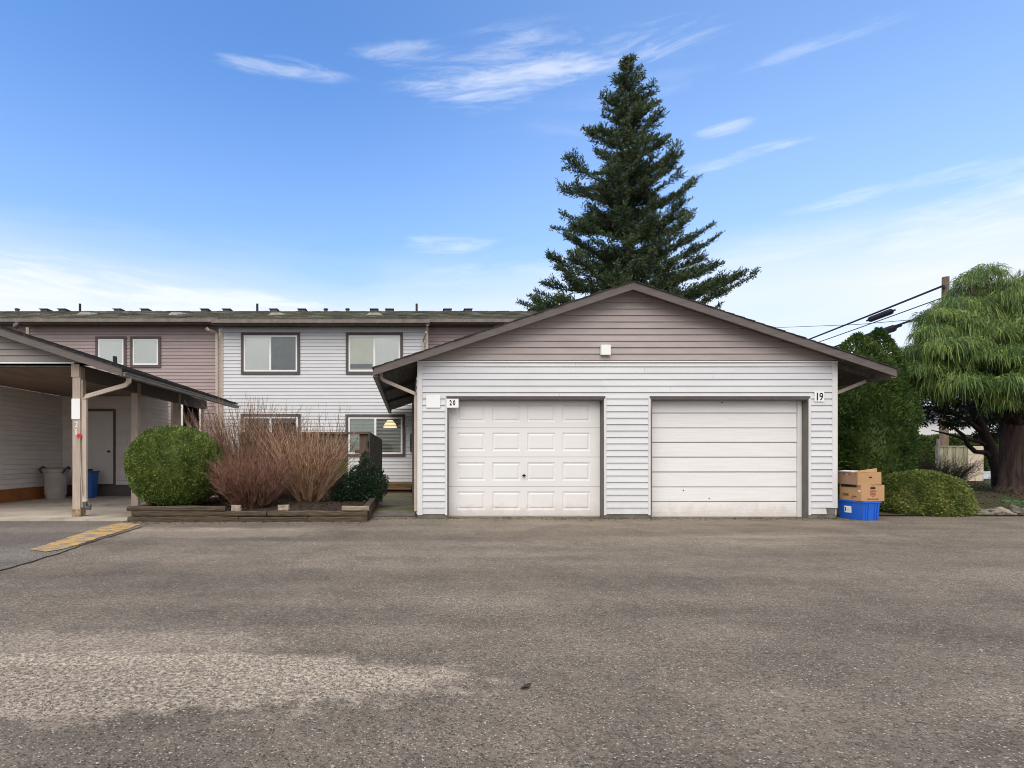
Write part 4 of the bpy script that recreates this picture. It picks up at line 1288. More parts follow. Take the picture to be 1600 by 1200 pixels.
for k in range(ns):
    xa = CX_E - .08 + (CXP + PW - CX_E + .08) * k / ns
    xb = CX_E - .08 + (CXP + PW - CX_E + .08) * (k + 1) / ns + 0.007
    q = [(xa, FY + .03), (xb, FY + .03), (xb, CEND), (xa, CEND)]
    b = MB(); b.hexa([(x, y, cz(x, .078)) for x, y in q], [(x, y, cz(x, .098)) for x, y in q])
    part('soffit_board', b, M['ceiling'], car)
b = MB()
q = [(CXM, FY + .03), (CXP + .2, FY + .03), (CXP + .2, GY), (CXM, GY)]
b.hexa([(x, y, cz(x, .08)) for x, y in q], [(x, y, cz(x, .098)) for x, y in q])
part('rake_soffit', b, M['fascia'], car)
b = MB(); b.tube([P(180, 575, 12.2), P(179.5, 557, 12.2)], 0.045, 8); part('vent_pipe', b, M['black'], car)
# downspout from the gutter to the front post and its kicked foot
b = MB()
px_ = CXP + PW + 0.07
b.rectpipe([(CX_E - 0.0, FY + .25, cz(CX_E, -0.0)), (CX_E - 0.0, FY + .25, cz(CX_E, -0.07)), (CX_E - 0.07, FY + .27, cz(CX_E, -0.13)), (px_ + 0.06, GY + 0.0, PZ(619, GY)), (px_, GY + 0.03, PZ(624, GY)), (px_, GY + 0.03, 0.36), (px_ + 0.03, GY + 0.0, 0.25)], 0.055, 0.075, (0, 1, 0))
part('downspout', b, M['beige_pipe'], car)
b = MB(); b.tube([(px_ + 0.02, GY - 0.01, 0.30), (px_ + 0.05, GY - 0.03, 0.20), (px_ + 0.13, GY - 0.05, 0.19), (px_ + 0.15, GY - 0.05, 0.26)], [0.045, 0.05, 0.035, 0.02], 8)
part('drain_elbow', b, M['vent_metal'], car)
b = MB(); b.tube([P(124.5, 684, GY - 0.02), P(125.5, 720, GY - 0.02), P(128.5, 773, GY - 0.02)], 0.011, 6)
part('conduit', b, M['post'], car)

# bins under the carport
bc = P(87, 777, 14.35)
gb = thing('trash_bin', 'grey plastic trash bin with dark handles standing by the carport wall', 'bin', (bc.x, bc.y, 0.03))
b = MB(); b.lathe((bc.x, bc.y, 0.03), [(0.225, 0), (0.27, 0.68), (0.292, 0.69), (0.292, 0.76), (0.275, 0.76), (0.25, 0.1), (0.0, 0.09)], 24, cap=False)
part('body', b, M['grey_bin'], gb, smooth=False)
b = MB(); b.lathe((bc.x, bc.y, 0.03), [(0.30, 0.76), (0.305, 0.785), (0.20, 0.81), (0.0, 0.815)], 24, cap=False)
part('lid', b, M['grey_bin'], gb)
for sx in (-1, 1):
    b = MB(); b.tube([(bc.x + sx * .27, bc.y - .13, .70), (bc.x + sx * .335, bc.y - .13, .80), (bc.x + sx * .335, bc.y + .0, .86), (bc.x + sx * .30, bc.y + .12, .80)], 0.026, 8)
    part('handle', b, M['vent_metal'], gb)
bc = P(141, 770, 14.7)
bb = thing('recycling_bin', 'tall dull blue bin half hidden behind the front carport post', 'bin', (bc.x, bc.y, 0.03))
b = MB(); b.hexa([(bc.x - .14, bc.y - .13, .03), (bc.x + .10, bc.y - .13, .03), (bc.x + .10, bc.y + .13, .03), (bc.x - .14, bc.y + .13, .03)],
                 [(bc.x - .19, bc.y - .18, .70), (bc.x + .14, bc.y - .18, .70), (bc.x + .14, bc.y + .18, .70), (bc.x - .19, bc.y + .18, .70)])
part('body', b, M['blue_bin'], bb, bevel=0.02)
b = MB(); b.box(bc.x - .21, bc.y - .2, .702, bc.x + .16, bc.y + .2, .74); part('rim', b, M['blue_bin'], bb, bevel=0.012)
b = MB(); b.rbox((bc.x - .05, bc.y, .77), (.18, .2, .05), .3); b.rbox((bc.x - .1, bc.y - .05, .8), (.06, .1, .05), .9); part('contents', b, M['black'], bb)

# ------------------------------------------------------------------ planting bed
BX0, BX1, BY0, BY1 = -4.88, -0.665, 9.60, 13.1
bed = thing('planter_bed', 'raised planting bed edged with three courses of old timbers', 'planter', ((BX0 + BX1) / 2, BY0, 0))
def timber(x0, y0, z0, x1, y1, z1, m='timber'):
    b = MB()
    j = 0.007
    alongx = (x1 - x0) > (y1 - y0)
    n = 7
    vs, fs = [], []
    for i in range(n):
        t = i / (n - 1)
        a = random.uniform(-j, j); c_ = random.uniform(-j, j); d_ = random.uniform(-j, j)
        bv = 0.014
        if alongx:
            x = x0 + (x1 - x0) * t
            ring = [(x, y0 + a, z0 + bv), (x, y0 + bv + a, z0), (x, y1, z0), (x, y1, z1 + c_ - bv), (x, y1 - bv, z1 + c_), (x, y0 + bv + a, z1 + d_), (x, y0 + a, z1 + d_ - bv)]
        else:
            y = y0 + (y1 - y0) * t
            ring = [(x1 + a, y, z0 + bv), (x1 - bv + a, y, z0), (x0, y, z0), (x0, y, z1 + c_ - bv), (x0 + bv, y, z1 + c_), (x1 - bv + a, y, z1 + d_), (x1 + a, y, z1 + d_ - bv)]
            ring = ring
        vs += ring
    k = 7
    for i in range(n - 1):
        for q in range(k):
            fs.append((i * k + q, i * k + (q + 1) % k, (i + 1) * k + (q + 1) % k, (i + 1) * k + q))
    fs += [tuple(range(k - 1, -1, -1)), tuple((n - 1) * k + q for q in range(k))]
    b.add(vs, fs)
    return part('timber', b, M[m], bed)


W = 0.13
timber(BX0, BY0, -0.01, -2.95, BY0 + W, 0.085); timber(-2.94, BY0, -0.01, -1.75, BY0 + W, 0.082); timber(-1.74, BY0 + .005, -0.01, BX1 - 0.03, BY0 + W, 0.085)
timber(BX0 + 0.07, BY0 + .012, 0.092, -2.46, BY0 + W + .01, 0.175); timber(-2.44, BY0 + .01, 0.092, BX1 - 0.03, BY0 + W + .01, 0.178)
timber(BX0 - 0.02, BY0 + .02, 0.18, -3.18, BY0 + W + .01, 0.262)
timber(-1.14, BY0 + .005, 0.185, BX1, BY0 + W, 0.262, 'timber_pale')
for k, (z0, z1) in enumerate(((-0.01, .085), (.092, .175), (.182, .255))):
    timber(BX1 - W, BY0 + W + .012 + .02 * k, z0, BX1, BY0 + 1.9, z1); timber(BX1 - W, BY0 + 1.91, z0, BX1 - .004, BY1, z1)
    timber(BX0, BY0 + W + .012, z0, BX0 + W, BY1, z1)
for (px, w_, lab) in ((369.5, 0.155, 'small pale brick lying on the bed edge, left one'), (443.5, 0.19, 'small pale brick on the bed edge in front of the fan of tan twigs')):
    c = P(px, 796, BY0 + .07)
    br = thing('brick', lab, 'brick', (c.x, BY0 + .07, 0.182), group='pale bricks on the timber edging')
    b = MB(); b.rbox((c.x, BY0 + .075, 0.182 + .05), (w_, .10, .098), random.uniform(-.06, .06), jit=.008)
    part('block', b, M['pale_brick'], br, bevel=0.006)
nx, ny = 60, 44
xs, ys = np.linspace(BX0 + .1, BX1 - .1, nx), np.linspace(BY0 + .10, BY1, ny)
def bed_z(x, y): return 0.155 + 0.03 * math.sin(x * 2.3) * math.sin(y * 1.9) + 0.05 * math.sin((x - BX0) / (BX1 - BX0) * math.pi) * min((y - BY0) / 1.5, 1)
b = MB()
b.add([(x, y, bed_z(x, y) + random.uniform(-.012, .012)) for y in ys for x in xs], [(j * nx + i, j * nx + i + 1, (j + 1) * nx + i + 1, (j + 1) * nx + i) for j in range(ny - 1) for i in range(nx - 1)])
part('soil', b, M['soil'], bed)


def leaves(pts, dirs, ln, wd, fold=0.25, up=None):
    """leaf blades: each a kite of 4 corners starting at pts, pointing along dirs"""
    n = len(pts)
    d = dirs / (np.linalg.norm(dirs, axis=1, keepdims=True) + 1e-9)
    r = rng.normal(size=(n, 3))
    s = np.cross(d, r); s /= (np.linalg.norm(s, axis=1, keepdims=True) + 1e-9)
    ln = np.asarray(ln).reshape(-1, 1) if np.ndim(ln) else np.full((n, 1), ln)
    wd = np.asarray(wd).reshape(-1, 1) if np.ndim(wd) else np.full((n, 1), wd)
    V = np.empty((n, 4, 3))
    V[:, 0] = pts
    V[:, 1] = pts + d * ln * 0.5 + s * wd * 0.5
    V[:, 2] = pts + d * ln
    V[:, 3] = pts + d * ln * 0.5 - s * wd * 0.5
    F = np.arange(n * 4).reshape(n, 4)
    return V.reshape(-1, 3), F


def unit_vec(n):
    v = rng.normal(size=(n, 3))
    return v / np.linalg.norm(v, axis=1, keepdims=True)


# loose chips on the soil
n = 2600
cx, cy = rng.uniform(BX0 + .15, BX1 - .15, n), BY0 + .15 + (BY1 - BY0 - .2) * rng.random(n) ** 1.6
pz = np.array([bed_z(a, c) for a, c in zip(cx, cy)]) + .006
dd = unit_vec(n); dd[:, 2] *= .35
V, F = leaves(np.stack([cx, cy, pz], 1), dd, rng.uniform(.03, .09, n), rng.uniform(.012, .03, n))
o = npmesh('bark_mulch', V, F, M['chip']); tag(o, 'dark bark mulch scattered over the planting bed', 'mulch', kind='stuff')


# ------------------------------------------------------------------ shrubs
def lump_noise(u, amp, seed=0):
    """smooth bumps on a sphere"""
    r_ = np.random.default_rng(seed)
    out = np.zeros(len(u))
    for k in range(14):
        f = r_.normal(size=3) * r_.uniform(2, 6)
        out += np.sin(u @ f + r_.uniform(0, 6.28)) / 14 ** .5
    return 1 + amp * out


def dome(name, label, cat, c, rad, n, ln, wd, m, amp=0.03, seed=1, flat=-0.9, sup=2.0, group=None, spread=0.75, stem=True, core='twig_dark'):
    """clipped shrub: leaves through the outer part of a superellipsoid, stems inside"""
    t = thing(name, label, cat, (c[0], c[1], c[2] - rad[2]), group=group)
    u = unit_vec(n)
    u = u[u[:, 2] > flat]
    def shell(u, s):
        p = np.abs(u) ** (2 / sup) * np.sign(u) if sup != 2 else u
        k = (np.abs(u) ** sup).sum(1) ** (-1 / sup)
        return u * k[:, None] * lump_noise(u, amp, seed)[:, None] * s[:, None] * np.array(rad) + np.array(c)
    s = 1 - np.abs(rng.normal(size=len(u))) * 0.07
    tuft = np.sin(u @ np.array([31., 17, 23])) * np.sin(u @ np.array([-19., 29, 13.])) * np.sin(u @ np.array([11., -27, 37.]))
    s = s + .030 * tuft
    stray = rng.random(len(u)) < .02
    s[stray] += rng.uniform(.01, .055, stray.sum())
    pts = shell(u, s)
    d = u + rng.normal(size=u.shape) * spread
    V, F = leaves(pts, d, rng.uniform(.7, 1.3, len(u)) * ln, rng.uniform(.7, 1.3, len(u)) * wd)
    npmesh('leaves', V, F, m, t)
    # inner shoots block the view through
    b = MB()
    nu, nv = 26, 16
    vs = []
    for j in range(nv + 1):
        th = -math.pi / 2 + math.pi * j / nv
        for i in range(nu):
            a = 2 * math.pi * i / nu
            vs.append((math.cos(th) * math.cos(a), math.cos(th) * math.sin(a), max(math.sin(th), flat)))
    U = np.array(vs); U /= np.linalg.norm(U, axis=1, keepdims=True)
    Q = shell(U, np.full(len(U), 0.86))
    F2 = [(j * nu + i, j * nu + (i + 1) % nu, (j + 1) * nu + (i + 1) % nu, (j + 1) * nu + i) for j in range(nv) for i in range(nu)]
    npmesh('inner_shoots', Q, F2, M[core] if isinstance(core, str) else core, t, smooth=True)
    return t


cB = P(275, 733, 10.75)
dome('boxwood_ball', 'large clipped round boxwood ball beside the carport', 'shrub', (cB.x, cB.y, 0.93), (0.865, 0.80, 0.785), 62000, 0.034, 0.019, M['box_leaf'], amp=0.022, seed=3, sup=2.25, spread=0.9, core=M['box_leaf'])
dome('mound_shrub', 'low clipped mound of small leaves right of the blue box', 'shrub', (PX(1436, 10.95), 10.95, 0.26), (0.88, 0.62, 0.58), 42000, 0.042, 0.020, M['mound_leaf'], amp=0.045, seed=5, sup=2.3, flat=-0.45, spread=0.9, core=M['mound_leaf'])


def twig_shrub(name, label, base, nst, height, spread, m, r0=0.006, side=3, lean=0.0, jitter=0.25, base_r=0.12, seed=0, droop=0.0, segs=4, curve=0.35, group=None, side_len=0.3):
    """bare deciduous shrub: many stems from one crown, each with side twigs; three-sided tapered tubes made in bulk"""
    t = thing(name, label, 'shrub', base, group=group)
    r_ = np.random.default_rng(seed)
    PTS, RAD = [], []
    az = r_.uniform(0, 2 * math.pi, nst)
    q = np.sqrt(r_.random(nst))
    bx = np.stack([np.cos(az) * q * base_r, np.sin(az) * q * base_r, np.zeros(nst)], 1) + np.array(base)
    hh = height * r_.uniform(0.62, 1.0, nst) * (1 - 0.16 * q)
    out = np.stack([np.cos(az), np.sin(az), np.zeros(nst)], 1) * (q * spread * r_.uniform(.75, 1.15, nst))[:, None]
    ts = np.linspace(0, 1, segs + 1)
    main = np.empty((nst, segs + 1, 3))
    for i, tt in enumerate(ts):
        main[:, i] = bx + out * (tt * (1 - curve) + curve * tt * tt)[..., None] + np.stack([np.zeros(nst), np.zeros(nst), hh * (tt - droop * tt * tt)], 1)
        if i: main[:, i] += r_.normal(size=(nst, 3)) * jitter * 0.04 * (1 + tt)
    PTS.append(main); RAD.append(np.broadcast_to(r0 * (1 - 0.75 * ts), (nst, segs + 1)))
    for k in range(side):
        f = r_.uniform(0.22, 0.92, nst)
        i0 = np.clip((f * segs).astype(int), 0, segs - 1); w = f * segs - i0
        ar = np.arange(nst)
        p0 = main[ar, i0] * (1 - w)[:, None] + main[ar, i0 + 1] * w[:, None]
        d = main[ar, i0 + 1] - main[ar, i0]; d /= np.linalg.norm(d, axis=1, keepdims=True)
        dr = d + r_.normal(size=(nst, 3)) * 0.55; dr[:, 2] = np.abs(dr[:, 2]) * .8 + .15
        dr /= np.linalg.norm(dr, axis=1, keepdims=True)
        L_ = (height * side_len * r_.uniform(.4, 1.1, nst) * (1.1 - f))[:, None]
        tw = np.empty((nst, 3, 3))
        tw[:, 0] = p0; tw[:, 1] = p0 + dr * L_ * .5; tw[:, 2] = p0 + dr * L_ + np.array([0, 0, 1]) * L_ * .18
        PTS.append(tw); RAD.append(np.broadcast_to(np.array([r0 * .5, r0 * .38, r0 * .2]), (nst, 3)))
    VV, FF, off = [], [], 0
    for pts, rad in zip(PTS, RAD):
        n_, s_ = pts.shape[:2]
        tg = np.gradient(pts, axis=1); tg /= (np.linalg.norm(tg, axis=2, keepdims=True) + 1e-9)
        a = np.cross(tg, np.array([0.9, 0.3, 0.1])); a /= (np.linalg.norm(a, axis=2, keepdims=True) + 1e-9)
        bb_ = np.cross(tg, a)
        ring = np.stack([pts + (a * math.cos(k * 2.0944) + bb_ * math.sin(k * 2.0944)) * rad[..., None] for k in range(3)], 2)   # n,s,3,3
        VV.append(ring.reshape(-1, 3))
        idx = np.arange(n_ * s_ * 3).reshape(n_, s_, 3) + off
        for k in range(3):
            FF.append(np.stack([idx[:, :-1, k], idx[:, :-1, (k + 1) % 3], idx[:, 1:, (k + 1) % 3], idx[:, 1:, k]], -1).reshape(-1, 4))
        off += n_ * s_ * 3
    npmesh('stems', np.concatenate(VV), np.concatenate(FF), m, t)
    return t


bA = P(385, 775, 12.1)
twig_shrub('bare_shrub', 'tall bare brown shrub between the round boxwood and the fence', (bA.x, 12.1, 0.17), 520, 2.45, 1.05, M['twig_brown'], r0=0.0085, side=7, base_r=0.55, seed=1, curve=0.1, jitter=0.8, side_len=.24)
bA2 = P(345, 775, 12.6)
bB = P(389, 795, 10.35)
twig_shrub('bare_shrub', 'low dense dark red twiggy shrub at the front of the bed', (bB.x, 10.4, 0.17), 520, 1.20, 0.62, M['twig_red'], r0=0.0062, side=9, base_r=0.22, seed=2, curve=-0.45, jitter=1.0, side_len=0.32)
bC = P(482, 785, 11.3)
twig_shrub('bare_shrub', 'fan shaped tan bare shrub in front of the fence', (bC.x, 11.35, 0.18), 300, 1.90, 0.92, M['twig_tan'], r0=0.0088, side=6, base_r=0.2, seed=3, curve=0.1, jitter=0.45, side_len=.22)
twig_shrub('bare_shrub', 'few long wispy shoots rising above the tan fan shrub', (bC.x + .1, 11.7, 0.18), 26, 2.35, 0.95, M['twig_brown'], r0=0.008, side=5, base_r=0.25, seed=4, curve=0.1, jitter=0.5)

# dark leafy shrub by the gate
def leafy_shrub(name, label, base, blobs, n, ln, wd, m, seed=0, stems=8, bark='twig_dark', spread=1.0, group=None, inner=0.45):
    t = thing(name, label, 'shrub', base, group=group)
    tot = sum(b_[3] ** 2 for b_ in blobs)
    pts, dr = [], []
    bm_ = MB()
    for (x, y, z, r, sz) in blobs:
        k = int(n * r * r / tot)
        u = unit_vec(k)
        s = (inner + (1 - inner) * rng.random(k) ** .5)[:, None]
        pts.append(np.array([x, y, z]) + u * s * np.array([r, r, r * sz]) * lump_noise(u, .12, seed)[:, None]); dr.append(u * .8 + rng.normal(size=(k, 3)) * spread + np.array([0, 0, .25]))
        bm_.tube([base, ((base[0] + x) / 2 + random.uniform(-.05, .05), (base[1] + y) / 2, (base[2] + z) / 2 + .03), (x, y, z + r * sz * .6)], [.014, .010, .004], 5)
    pts, dr = np.concatenate(pts), np.concatenate(dr)
    V, F = leaves(pts, dr, rng.uniform(.7, 1.3, len(pts)) * ln, rng.uniform(.7, 1.3, len(pts)) * wd)
    npmesh('leaves', V, F, m, t)
    part('stems', bm_, M[bark], t)
    return t


def bl(px, py, Y, r, sz=1.0):
    p = P(px, py, Y); return (p.x, Y, p.z, r, sz)


leafy_shrub('evergreen_shrub', 'dark green small leaved shrub at the bed corner by the gate', P(566, 785, 11.9).to_tuple(), [bl(566, 757, 12.0, .30), bl(585, 762, 12.0, .27), bl(545, 760, 11.8, .27), bl(572, 735, 12.2, .20, 1.2), bl(570, 716, 12.3, .10, 1.5), bl(590, 742, 12.2, .13, 1.2), bl(530, 770, 11.7, .2), bl(557, 740, 12, .16), bl(598, 752, 12.1, .12), bl(575, 775, 11.8, .22)],
            10500, .055, .022, M['holly'], seed=7)
leafy_shrub('evergreen_shrub', 'small yellow green shoots between the tan fan shrub and the dark shrub', P(530, 783, 12.2).to_tuple(), [bl(531, 735, 12.3, .16, 1.5), bl(524, 752, 12.2, .16, 1.3), bl(538, 722, 12.4, .09, 1.6)], 900, .06, .014, M['lime_leaf'], seed=9)

# ------------------------------------------------------------------ fence and gate board
FYY = 13.25
fx0, fx1 = -4.0, PX(575, FYY)
ztop = PZ(675, FYY)
fen = thing('fence', 'brown board fence with a flat cap rail behind the shrubs', 'fence', ((fx0 + fx1) / 2, FYY, 0))
b = MB(); b.box(fx0, FYY - .05, ztop - .055, fx1 + .01, FYY + .09, ztop); part('cap_rail', b, M['fence'], fen, bevel=.006)
for px in (572.8, 440):
    xx = PX(px, FYY)
    b = MB(); b.box(xx - .035, FYY + .0, -0.02, xx + .045, FYY + .08, ztop - .056); part('post', b, M['fence'], fen)
x = PX(570.5, FYY)
gapl, gapr = PX(543.5, FYY), PX(554, FYY)
while x > fx0:
    x0 = x - 0.138
    if not (x0 < gapr - 0.02 and x > gapl + 0.02):
        b = MB(); yo = FYY + .012 + random.uniform(0, .006)
        b.box(x0, yo, 0.12 + random.uniform(-.02, .02), x - .004, yo + .018, ztop - .057); part('plank', b, M['fence'], fen)
        x = x0
    else:
        x = gapl
for zz in (0.45, 1.2):
    for xa, xb in ((fx0, gapl), (gapr, fx1 - .03)):
        b = MB(); b.box(xa, FYY + .038, zz, xb, FYY + .075, zz + .09); part('rail', b, M['fence'], fen)
gt = thing('gate_post', 'wide greenish weathered gate board with a slanted top beside the fence end', 'gate', (PX(588, 13.4), 13.4, 0))
a0, a1 = P(578, 675, 13.15), P(597.3, 687, 13.62)
th = 0.05
b = MB()
dv = (a1 - a0); dv.z = 0; dv.normalize(); nv_ = Vector((-dv.y, dv.x, 0)) * th
b.hexa([(a0.x, a0.y, 0.0), (a1.x, a1.y, 0.0), (a1.x + nv_.x, a1.y + nv_.y, 0.0), (a0.x + nv_.x, a0.y + nv_.y, 0.0)],
       [(a0.x, a0.y, a0.z), (a1.x, a1.y, a1.z), (a1.x + nv_.x, a1.y + nv_.y, a1.z), (a0.x + nv_.x, a0.y + nv_.y, a0.z)])
part('board', b, M['fence_green'], gt, bevel=.004)
b = MB()
for zz in (1.42, .5):
    b.rbox((a0.x - .03, a0.y + .03, zz), (.05, .05, .14), .4)
part('hinge', b, M['black'], gt)

# ------------------------------------------------------------------ boxes by the garage corner
def crate(name, label, cat, cx, cy, z, rz, w, d, h):
    return thing(name, label, cat, (cx, cy, z), rz, local=True), w / 2, d / 2, h


t, a, c, h = crate('recycling_box', 'bright blue plastic recycling box on the asphalt under two cartons', 'box', 8.07, 9.73, 0.0, R(7), 0.33, 0.50, 0.345)
def open_box(a, c, h, tp=1.0, th=.006, floor=.01):
    """walls flare from 1 to tp times the base"""
    b = MB()
    lo, hi = [(-a, -c), (a, -c), (a, c), (-a, c)], [(-a * tp, -c * tp), (a * tp, -c * tp), (a * tp, c * tp), (-a * tp, c * tp)]
    ins = lambda q, k: [(x - math.copysign(k, x), y - math.copysign(k, y)) for x, y in q]
    li, hi_i = ins(lo, th), ins(hi, th)
    vs = [(x, y, 0) for x, y in lo] + [(x, y, h) for x, y in hi] + [(x, y, h) for x, y in hi_i] + [(x, y, floor) for x, y in li]
    fs = [(3, 2, 1, 0), (12, 13, 14, 15)]
    for i in range(4):
        j = (i + 1) % 4
        fs += [(i, j, 4 + j, 4 + i), (4 + i, 4 + j, 8 + j, 8 + i), (8 + i, 8 + j, 12 + j, 12 + i)]
    return b.add(vs, fs)


# every box is built with its front left corner at the origin; its -y side is the right hand face, its -x side the left hand one
def shift(mb, dx, dy, dz=0):
    mb.v = [(x + dx, y + dy, z + dz) for x, y, z in mb.v]
    return mb


part('body', shift(open_box(a * .91, c * .93, h, 1.09), a, c), M['blue_plastic'], t, bevel=.004)
b = MB(); b.box(-.012, -.014, h - .036, 2 * a + .012, .010, h); b.box(-.012, 2 * c - .010, h - .036, 2 * a + .012, 2 * c + .012, h)
b.box(-.013, .011, h - .036, .010, 2 * c - .011, h); b.box(2 * a - .010, .011, h - .036, 2 * a + .012, 2 * c - .011, h)
part('rim', b, M['blue_plastic'], t, bevel=.003)
in_x = lambda z: a * (1 - .91 * (1 + .09 * z / h))
in_y = lambda z: c * (1 - .93 * (1 + .09 * z / h))
for xx in (.055, .10, .235, .28):
    b = MB()
    z0, z1 = .015, h - .037
    b.hexa([(xx - .010, in_y(z0) - .013, z0), (xx + .010, in_y(z0) - .013, z0), (xx + .010, in_y(z0) + .004, z0), (xx - .010, in_y(z0) + .004, z0)],
           [(xx - .010, in_y(z1) - .013, z1), (xx + .010, in_y(z1) - .013, z1), (xx + .010, in_y(z1) + .004, z1), (xx - .010, in_y(z1) + .004, z1)])
    part('rib', b, M['blue_plastic'], t)
def on_left(y0, y1, z0, z1, th=.0025):
    b = MB()
    b.hexa([(in_x(z0) - th, y0, z0), (in_x(z0) + .001, y0, z0), (in_x(z0) + .001, y1, z0), (in_x(z0) - th, y1, z0)],
           [(in_x(z1) - th, y0, z1), (in_x(z1) + .001, y0, z1), (in_x(z1) + .001, y1, z1), (in_x(z1) - th, y1, z1)])
    return b
part('label', on_left(.24, .375, .115, .235), M['white_paint'], t)
part('label_mark', on_left(.345, .362, .14, .21, .004), M['black'], t)
part('label_mark', on_left(.27, .33, .16, .165, .004), M['black'], t)

t, a, c, h = crate('cardboard_carton', 'tan open carton standing on the blue box, lower of the two', 'box', 8.04, 9.74, .346, R(2), .42, .47, .285)
part('body', shift(open_box(a, c, h, 1.0, .005), a, c), M['cardboard'], t)
def pr(x0, x1, z0, z1, m, nm='print'):
    b = MB(); b.box(x0, -.0022, z0, x1, .001, z1); part(nm, b, M[m], t)
def pl(y0, y1, z0, z1, m, nm='print'):
    b = MB(); b.box(-.0022, y0, z0, .001, y1, z1); part(nm, b, M[m], t)
pr(.165, .255, h - .075, h - .038, 'black', 'hand_hole')
pr(.160, .27, .155, .19, 'print_red'); pr(.165, .26, .10, .145, 'print_red'); pr(.19, .235, .075, .092, 'print_red')
pr(.10, .31, .025, .045, 'print_dark')
pl(.10, .20, .06, .085, 'print_dark'); pl(.16, .21, .03, .05, 'print_dark'); pl(.27, .40, .075, .125, 'print_dark'); pl(.02, .06, .165, .19, 'white_paint', 'sticker')
pl(.10, .43, h - .05, h - .004, 'black', 'painted_opening_shade')  # flat black plate, painted for the dark inside an open side; nothing is cut
pr(.185, .235, h - .03, h - .002, 'cardboard_dull', 'tape')
t, a, c, h = crate('cardboard_carton', 'topmost dull brown carton with one flap raised', 'box', 7.99, 9.76, .633, R(-2), .41, .46, .22)
b = shift(open_box(a, c, h, 1.0, .005), a, c)
part('body', b, M['cardboard_dull'], t)
b = MB(); b.hexa([(-.004, -.006, -.01), (.405, -.006, .012), (.405, -.001, .012), (-.004, -.001, -.01)], [(-.012, -.016, h - .005), (.395, -.012, h + .01), (.395, -.007, h + .01), (-.012, -.011, h - .005)])
part('end_panel', b, M['cardboard'], t)
b = MB(); b.hexa([(-.09, .03, h - .002), (.33, -.004, h + .012), (.33, .001, h + .012), (-.09, .036, h - .002)], [(-.075, .036, h + .012), (.33, .002, h + .075), (.33, .008, h + .075), (-.075, .042, h + .012)])
part('flap', b, M['cardboard'], t)
b = MB(); b.box(.19, -.0165, h - .095, .235, -.010, h - .075); part('hand_hole', b, M['black'], t)
pl(.16, .36, h - .055, h - .022, 'print_red'); pl(.22, .27, h - .05, h - .03, 'white_paint', 'print')
b = MB(); b.hexa([(-.012, .10, h + .001), (.12, .10, h + .001), (.12, .45, h + .001), (-.012, .45, h + .001)], [(-.02, .11, h + .016), (.1, .12, h + .03), (.1, .43, h + .03), (-.02, .44, h + .016)])
part('folded_paper', b, M['white_paint'], t)

